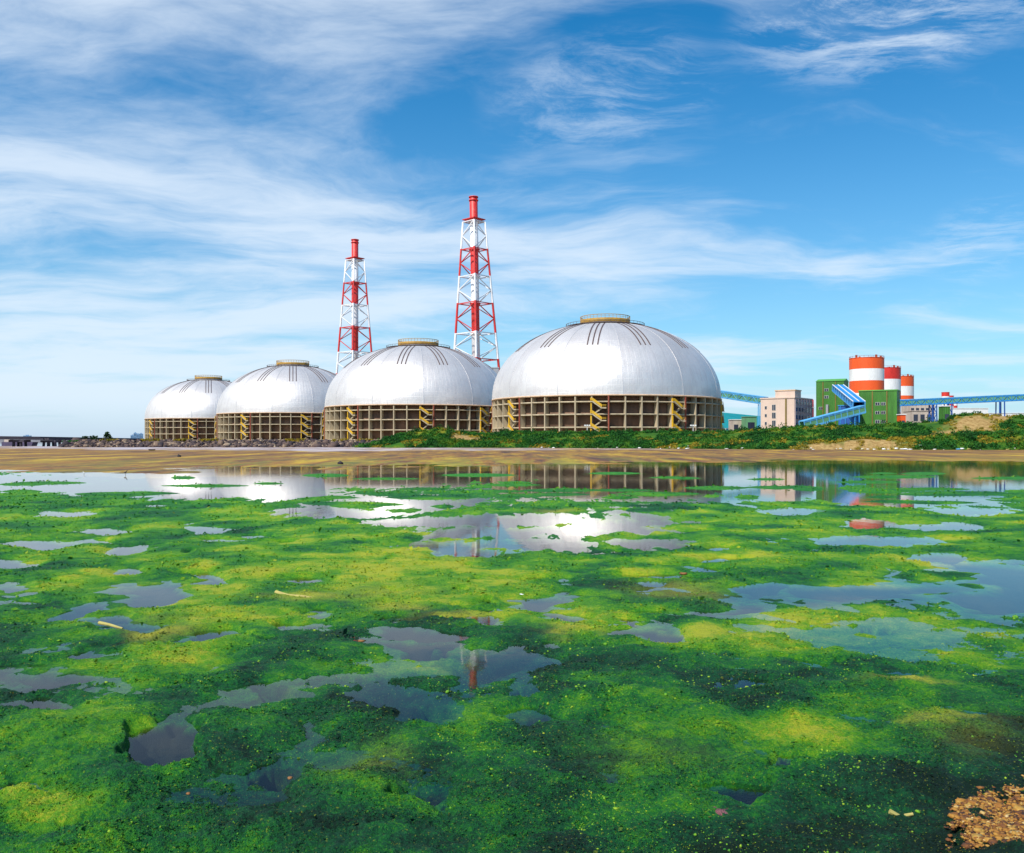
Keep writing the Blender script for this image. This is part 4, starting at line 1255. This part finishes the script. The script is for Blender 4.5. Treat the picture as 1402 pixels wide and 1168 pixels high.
# long teal shed behind the first gallery, small sheds in front of it
ts = thing('warehouse', 'long warehouse with a teal roof between the big dome and the office block', 'building', (X(985, 640), 640, 3.0))
MB().add([(0, 0, 9), (42, 0, 9), (42, 30, 18), (0, 30, 22), (0, 0, 8.7), (42, 0, 8.7), (42, 30, 17.7), (0, 30, 21.7)], [(0, 1, 2, 3), (7, 6, 5, 4), (0, 4, 5, 1), (1, 5, 6, 2), (2, 6, 7, 3), (3, 7, 4, 0)]).build('roof', 'teal_roof', ts)
MB().box((20.5, 1.0, 4.3), (40, 0.5, 8.6)).build('wall', 'teal_wall', ts)
for k in range(14):
    MB().bar((1.5 + k * 3, 0.2, 0), (1.5 + k * 3, 0.2, 8.6), 0.35, 0.35).build('post', 'white_paint', ts)
def shed(name, label, u0, u1, D, v_top, depth, wall_m, roof_m, rows=2, cat='building', wall_z=None):
    root = thing(name, label, cat, (X(u0, D), D, 3.0))
    wd = X(u1, D) - X(u0, D)
    h = Z(v_top, D) - 3.0
    MB().box((wd / 2, depth / 2, h / 2), (wd, depth, h)).build('wall', wall_m, root)
    MB().box((wd / 2, depth / 2, h + 0.2), (wd + 0.6, depth + 0.6, 0.4)).build('roof', roof_m, root)
    n = max(1, int(wd / 3.4))
    for r_ in range(rows):
        for k in range(n):
            MB().box((wd * (k + .5) / n, -0.06, h * (r_ + 0.55) / rows), (wd / n * 0.62, 0.1, h / rows * 0.45)).build('window', 'dark_glass', root)
    return root
shed('low_shed', 'low cream shed in front of the teal warehouse', 1003, 1022, 540, 575, 10, 'plant_cream', 'white_paint', 1)
shed('low_shed', 'small mint green shed beside the office block', 1021, 1036, 530, 571, 10, 'mint_panel', 'mint_panel', 1)
shed('plant_building', 'cream industrial building with many openings under the right conveyor', 1249, 1277, 520, 563, 12, 'plant_cream', 'plant_cream', 2)
shed('plant_building', 'pale upper plant building behind the right conveyor trestle', 1246, 1280, 620, 553, 14, 'plant_cream', 'grey_metal', 2)
shed('kiosk', 'bright orange kiosk at the foot of the lower green tower', 1233, 1240, 425, 568, 4, 'orange_paint', 'white_paint', 1)
shed('equipment_house', 'narrow green equipment house beside the lattice trestle', 1292, 1301, 425, 556.5, 5, 'green_wall', 'white_paint', 1)
shed('long_hall', 'long low white hall with a row of windows behind the right bank', 1303, 1353, 560, 559.5, 14, 'white_paint', 'white_paint', 1)
shed('low_wall_building', 'low white roofed building far right behind the bank', 1358, 1440, 600, 566, 14, 'white_paint', 'white_paint', 1)

# two floodlights on the colonnade, in front of the near dome
for u, lab in ((804, 'pale floodlight mast in front of the near dome, left one'), (949, 'pale floodlight mast in front of the near dome, right one')):
    D = 396
    fm = thing('floodlight', lab, 'floodlight', (X(u, D), D, 3.0), 0, 'floodlights before the near dome')
    h = Z(583.5, D) - 3
    MB().tube([(0, 0, 0), (0, 0, h)], [0.18, 0.12], 8).build('mast', 'white_paint', fm)
    MB().bar((-1.2, 0, h), (1.2, 0, h), 0.2, 0.2).build('crossbar', 'white_paint', fm)
    lm_ = MB().box((0, -0.2, 0.35), (0.7, 0.4, 0.55)).mesh('lamp_head', 'white_paint')
    for k in (-1.0, 0, 1.0):
        put('lamp_head', lm_, fm, (k, 0, h))

# ------------------------------------------------------------------ left: causeway bridge, barge, trees, skyline
br = thing('bridge', 'low dark concrete bridge crossing the water on the left', 'bridge', (0, 0, 0))
pts = [(X(-500, 400), 400, Z(596, 400)), (X(0, 405), 405, Z(600.3, 405)), (X(60, 412), 412, Z(601.0, 412)), (X(140, 440), 440, Z(602.2, 440)), (X(200, 480), 480, Z(603, 480))]
for a, b in zip(pts[:-1], pts[1:]):
    MB().bar(a, b, 7.0, 0.9).build('deck', 'bridge_concrete', br)
    MB().bar(Vector(a) + Vector((0, -3.4, 0.75)), Vector(b) + Vector((0, -3.4, 0.75)), 0.25, 0.6).build('parapet', 'bridge_concrete', br)
for u in (-170, -70, 27, 70, 112):
    D = float(np.interp(u, [-500, 0, 60, 140], [400, 405, 412, 440]))
    zt = float(np.interp(u, [-500, 0, 60, 140], [p[2] for p in pts[:4]])) - 0.5
    pr = MB()
    for dx_ in ((-1.8, 1.8) if u != 70 else (-2.6, 0, 3.2)):
        pr.tube([(X(u, D) + dx_, D - 2, -1.5), (X(u, D) + dx_ * .9, D - 2, zt - 1)], 0.6, 10)
        pr.tube([(X(u, D) + dx_, D + 2, -1.5), (X(u, D) + dx_ * .9, D + 2, zt - 1)], 0.6, 10)
    po = pr.build('pier', 'bridge_concrete', br)
    MB().box((X(u, D), D, zt - 0.55), (7.0, 6.0, 1.0)).build('pier_cap', 'bridge_concrete', po)

bg_ = thing('barge', 'long dark purple barge lying under the bridge on the left', 'barge', (X(23, 440), 440, 0))
MB().add([(-7.5, 0, -.5), (7, 0, -.5), (8, 0, 2.2), (-7.6, 0, 2.2), (-7.5, 5, -.5), (7, 5, -.5), (8, 5, 2.2), (-7.6, 5, 2.2)], [(0, 1, 2, 3), (5, 4, 7, 6), (3, 2, 6, 7), (1, 5, 6, 2), (4, 0, 3, 7)]).build('hull', 'barge_hull', bg_)
MB().box((-5.4, 2.5, 2.9), (3, 3, 1.4)).build('cabin', 'plant_cream', bg_)

def far_shore():
    us = np.linspace(-900, 230, 220)
    D = 1500.0
    vs, fs = [], []
    for i, u in enumerate(us):
        x = X(u, D)
        h = 2.2 + 2.5 * max(0, vn(np.array([u / 60.0]), np.array([3.0]), 88)[0]) + 0.8 * vn(np.array([u / 9.0]), np.array([1.0]), 89)[0]
        vs += [(x, D, -0.5), (x, D + 15, max(h, 0.6)), (x, D + 300, max(h, .6)), (x, D + 320, -0.5)]
    for i in range(len(us) - 1):
        for k in range(3):
            fs.append((i * 4 + k, (i + 1) * 4 + k, (i + 1) * 4 + k + 1, i * 4 + k + 1))
    m = MB(); m.v, m.f = vs, fs
    tag(m.build('far_shore', 'far_land', smooth=True), kind='structure')
far_shore()
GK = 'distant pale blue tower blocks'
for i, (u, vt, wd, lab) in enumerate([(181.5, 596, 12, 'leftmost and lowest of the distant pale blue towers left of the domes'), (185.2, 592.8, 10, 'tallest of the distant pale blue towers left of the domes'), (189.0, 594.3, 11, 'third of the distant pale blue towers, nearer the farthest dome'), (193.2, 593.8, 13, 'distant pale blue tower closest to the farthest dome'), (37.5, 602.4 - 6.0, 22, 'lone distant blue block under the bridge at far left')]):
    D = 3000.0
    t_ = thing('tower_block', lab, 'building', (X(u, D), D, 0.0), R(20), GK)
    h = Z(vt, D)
    MB().box((0, 0, h / 2), (wd, wd, h)).build('wall', 'haze_blue', t_)
    MB().box((0, 0, h + 1.2), (wd * .4, wd * .4, 2.4)).build('roof_house', 'haze_blue', t_)
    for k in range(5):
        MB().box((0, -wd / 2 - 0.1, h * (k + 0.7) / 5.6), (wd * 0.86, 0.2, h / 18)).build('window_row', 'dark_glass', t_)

def tree(label, u, D, v_top, v_base, rad, conical=False):
    zb = Z(v_base, D); zt = Z(v_top, D)
    root = thing('tree', label, 'tree', (X(u, D), D, zb), 0, 'small trees on the stone spit')
    H = zt - zb
    m = MB()
    m.tube([(0, 0, -0.3), (0.1, 0, H * 0.4), (0, 0, H * 0.85)], [0.25, 0.16, 0.05], 8)
    for k in range(6):
        a = k * 1.1
        z = H * (0.3 + 0.08 * k)
        m.tube([(0, 0, z), (math.cos(a) * rad * .6, math.sin(a) * rad * .6, z + H * .15)], [0.08, 0.03], 5)
    m.build('trunk', 'bark', root)
    n = 46
    t = rng.uniform(0.22, 1.0, n)
    rr = rad * ((1 - t) * 1.1 + 0.12 if conical else np.sqrt(np.clip(1 - (t * 1.7 - 0.95) ** 2, 0.05, 1))) * rng.uniform(.3, 1, n)
    a = rng.uniform(0, 6.28, n)
    C = np.stack([rr * np.cos(a), rr * np.sin(a), t * H * 0.97], -1)
    V, Fc = leaf_clumps(C, np.full(n, rad * 0.28), 14, rad * 0.16, 0.8)
    o = soup('crown', 'tree_leaf', V, Fc)
    o.parent = root
tree('pointed dark tree on the stone spit left of the domes', 147, 372, 592, 604, 2.2, True)
tree('bushy tree with two heads in the middle of the stone spit', 128.5, 374, 597, 605, 1.7)
tree('leftmost small round tree on the stone spit', 116.5, 376, 597.6, 605, 1.5)

# stone spit under the trees
def spit():
    n = 1500
    u = rng.uniform(82, 210, n)
    D = rng.uniform(362, 376, n)
    hgt = np.interp(u, [82, 100, 210], [0.3, 1.0, 1.0])
    t = (D - 362) / 14
    P = np.stack([(u - CX) / F * D, D, 0.1 + hgt * 2.6 * t + rng.uniform(-.2, .3, n)], -1)
    V, Fc, tone = stones(P, rng.lognormal(math.log(.5), .4, n), (.5, .95), .35)
    tag(soup('spit_rubble', 'rubble_stone', V, Fc, tone * 0.6), 'dark broken stone spit left of the farthest dome', 'rubble', kind='stuff')
    n = 260
    u = rng.uniform(88, 165, n)
    P = np.stack([(u - CX) / F * 374, 374 + rng.uniform(-2, 2, n), 2.2 + rng.uniform(-.2, .5, n)], -1)
    V, Fc = leaf_clumps(P, rng.uniform(.4, .9, n), 18, .3)
    tag(soup('spit_scrub', 'shrub_leaf', V, Fc), 'low green scrub on the stone spit under the trees', 'shrubs', kind='stuff')
spit()

# ------------------------------------------------------------------ small things on the mud and on the water
def lump(name, label, cat, u, v, size, mat, group=None, z=0.0, rough=0.35, seed=1, D=None):
    D = D or GD(v)
    V, Fc, tone = stones(np.array([[0.0, 0, 0]]), np.array([1.0]), (.9, 1.0), rough)
    V = V * np.array(size)
    o = soup(name, mat, V, Fc)
    o.location = (X(u, D), D, z)
    return tag(o, label, cat, group)

sk = thing('skiff', 'small black flat skiff stranded on the pale mud below the domes', 'boat', (X(208, 243), 243, 0.15))
MB().add([(-.65, -.3, 0), (.65, -.3, 0), (.85, -.38, .42), (-.85, -.38, .42), (-.65, .3, 0), (.65, .3, 0), (.85, .38, .42), (-.85, .38, .42)], [(0, 1, 2, 3), (5, 4, 7, 6), (1, 5, 6, 2), (4, 0, 3, 7), (0, 4, 5, 1)]).build('hull', 'black_wood', sk)
for x in (-.4, .3):
    MB().box((x, 0, .36), (.16, .68, .05)).build('thwart', 'black_wood', sk)
lump('mud_rock', 'small dark rock on the brown mud left of the second dome', 'rock', 245, 627, (.35, .3, .45), 'black_wood', z=0.15)
lump('mud_rock', 'dark wet rock on the brown mud below the green mound', 'rock', 466, 636, (.45, .3, .3), 'rubble_stone', z=0.15)
lump('mud_rock', 'dark rock on the mud at the far right below the bank', 'rock', 1362, 616.5, (.6, .4, .4), 'black_wood', z=0.2)
GL = 'white litter along the foot of the bank'
for i in range(46):
    u = random.uniform(700, 1402) if i < 30 else random.uniform(1120, 1400)
    t = random.uniform(-0.02, 0.10)
    xw, d, z = bank_height(np.array([u]), np.array([t]))
    s = random.uniform(0.15, 0.5)
    V, Fc, tone = stones(np.zeros((1, 3)), np.array([1.0]), (.5, .9), .4)
    o = soup('litter', random.choice(['plastic_white', 'plastic_white', 'driftwood', 'light_blue']) if i % 6 == 0 else 'plastic_white', V * np.array((s * 1.6, s, s * .7)), Fc)
    o.location = (xw[0], d[0] - 1.5, max(z[0], 0.2) + s * 0.5)
    tag(o, 'small pale scrap of litter at the foot of the bank', 'litter', GL)

def bird(label, u, v, h, mat, facing=1):
    D = GD(v)
    root = thing('bird', label, 'bird', (X(u, D), D, 0.0), 0)
    f = facing
    MB().tube([(-.42 * h * f, 0, .50 * h), (-.25 * h * f, 0, .52 * h), (0, 0, .58 * h), (.14 * h * f, 0, .68 * h), (.20 * h * f, 0, .80 * h), (.24 * h * f, 0, .92 * h), (.30 * h * f, 0, .95 * h), (.46 * h * f, 0, .90 * h)],
              [.02 * h, .08 * h, .14 * h, .10 * h, .055 * h, .06 * h, .045 * h, .012 * h], 10).build('body', mat, root, True)
    for y in (-.05, .05):
        MB().tube([(0, y * h, .5 * h), (-.03 * h * f, y * h, .28 * h), (.01 * h * f, y * h, -0.05)], [.028 * h, .02 * h, .018 * h], 6).build('leg', 'stalk', root)
bird('dark wading bird standing in the shallows below the farthest dome', 172, 650.5, .42, 'feather_dark')
bird('pale wading bird at the water edge on the far left', 115, 650, .30, 'feather_white', -1)

# floating scraps and sticks
sc_ = thing('plastic_scrap', 'white crumpled plastic scrap floating on the open water at right', 'litter', (X(1139, 806), GD(806), 0.02), R(-8))
MB().add([(-.14, -.05, 0), (-.05, -.12, .05), (.06, -.1, .02), (.2, -.05, .06), (.16, .08, .03), (.02, .05, .09), (-.1, .1, .03)], [(0, 1, 5), (1, 2, 5), (2, 3, 5), (3, 4, 5), (4, 6, 5), (6, 0, 5), (0, 6, 4, 3, 2, 1)]).build('sheet', 'plastic_white', sc_)
def stick(label, pts, r, mat):
    P = [(X(u, GD(v)), GD(v), 0.05) for u, v in pts]
    o = Vector(P[0])
    m = MB().tube([Vector(p) - o + Vector((0, 0, random.uniform(-.02, .04))) for p in P], [r * (1 - 0.6 * i / len(P)) for i in range(len(P))], 8)
    ob = m.build('driftwood', mat)
    ob.location = o
    tag(ob, label, 'driftwood')
stick('pale yellow branch lying on the algae at left centre', [(378, 816), (395, 820), (415, 822), (435, 825), (450, 825)], 0.038, 'driftwood')
stick('short pale stick on the green weed beside the gravel spit', [(1218, 1126), (1232, 1127), (1250, 1127)], 0.02, 'driftwood')
stick('whitish twig on the algae at lower left centre', [(136, 860), (150, 862), (168, 865)], 0.03, 'driftwood')
for u, v, s, mat, lab in [(630, 804, .07, 'rust_red', 'small red scrap in a puddle among the algae'), (640, 989, .03, 'orange_scrap', 'tiny brown scrap on dark weed right of the middle'), (397, 1071, .035, 'orange_scrap', 'brown leaf beside a dark hole in the algae'), (258, 1093, .028, 'orange_scrap', 'orange leaf on the dark weed at lower left'), (494, 881, .05, 'orange_scrap', 'brown clod at the edge of the middle pool'), (470, 764, .09, 'orange_scrap', 'brown clump on the algae at left middle'), (1122, 1007, .02, 'orange_scrap', 'orange fleck on the weed at right of the middle'), (936, 788, .08, 'orange_scrap', 'rust coloured stub standing in the yellow algae'), (714, 817, .05, 'plastic_white', 'pale fleck on the algae near the centre')]:
    lump('floating_scrap', lab, 'scrap', u, v, (s * 1.1, s * .8, s * .4), mat, z=0.04)
lump('mud_lump', 'reddish bare mud lump beside a dark hole near the bottom edge', 'mud', 985, 1119, (.13, .12, .035), 'pink_mud', z=0.035, rough=.3)
rc = thing('reed_stubs', 'three dark reed stalks standing in the water left of centre', 'reeds', (X(405, 709), GD(709), 0))
for k, (dx_, h) in enumerate(((-.22, .35), (0, .42), (.2, .33), (.32, .2))):
    MB().tube([(dx_, 0, -.05), (dx_ + .02, 0.03, h)], [.018, .012], 6).build('stalk', 'stalk', rc)
rc2 = thing('twig_heap', 'dark tangled twigs on the algae below the reed stalks', 'twigs', (X(407, 731), GD(731), 0.03))
for k in range(9):
    a = random.uniform(0, 6.28)
    MB().tube([(math.cos(a) * .3, math.sin(a) * .3, 0), (math.cos(a + 2.6) * .3, math.sin(a + 2.6) * .3, random.uniform(.05, .25))], .014, 5).build('twig', 'stalk', rc2)
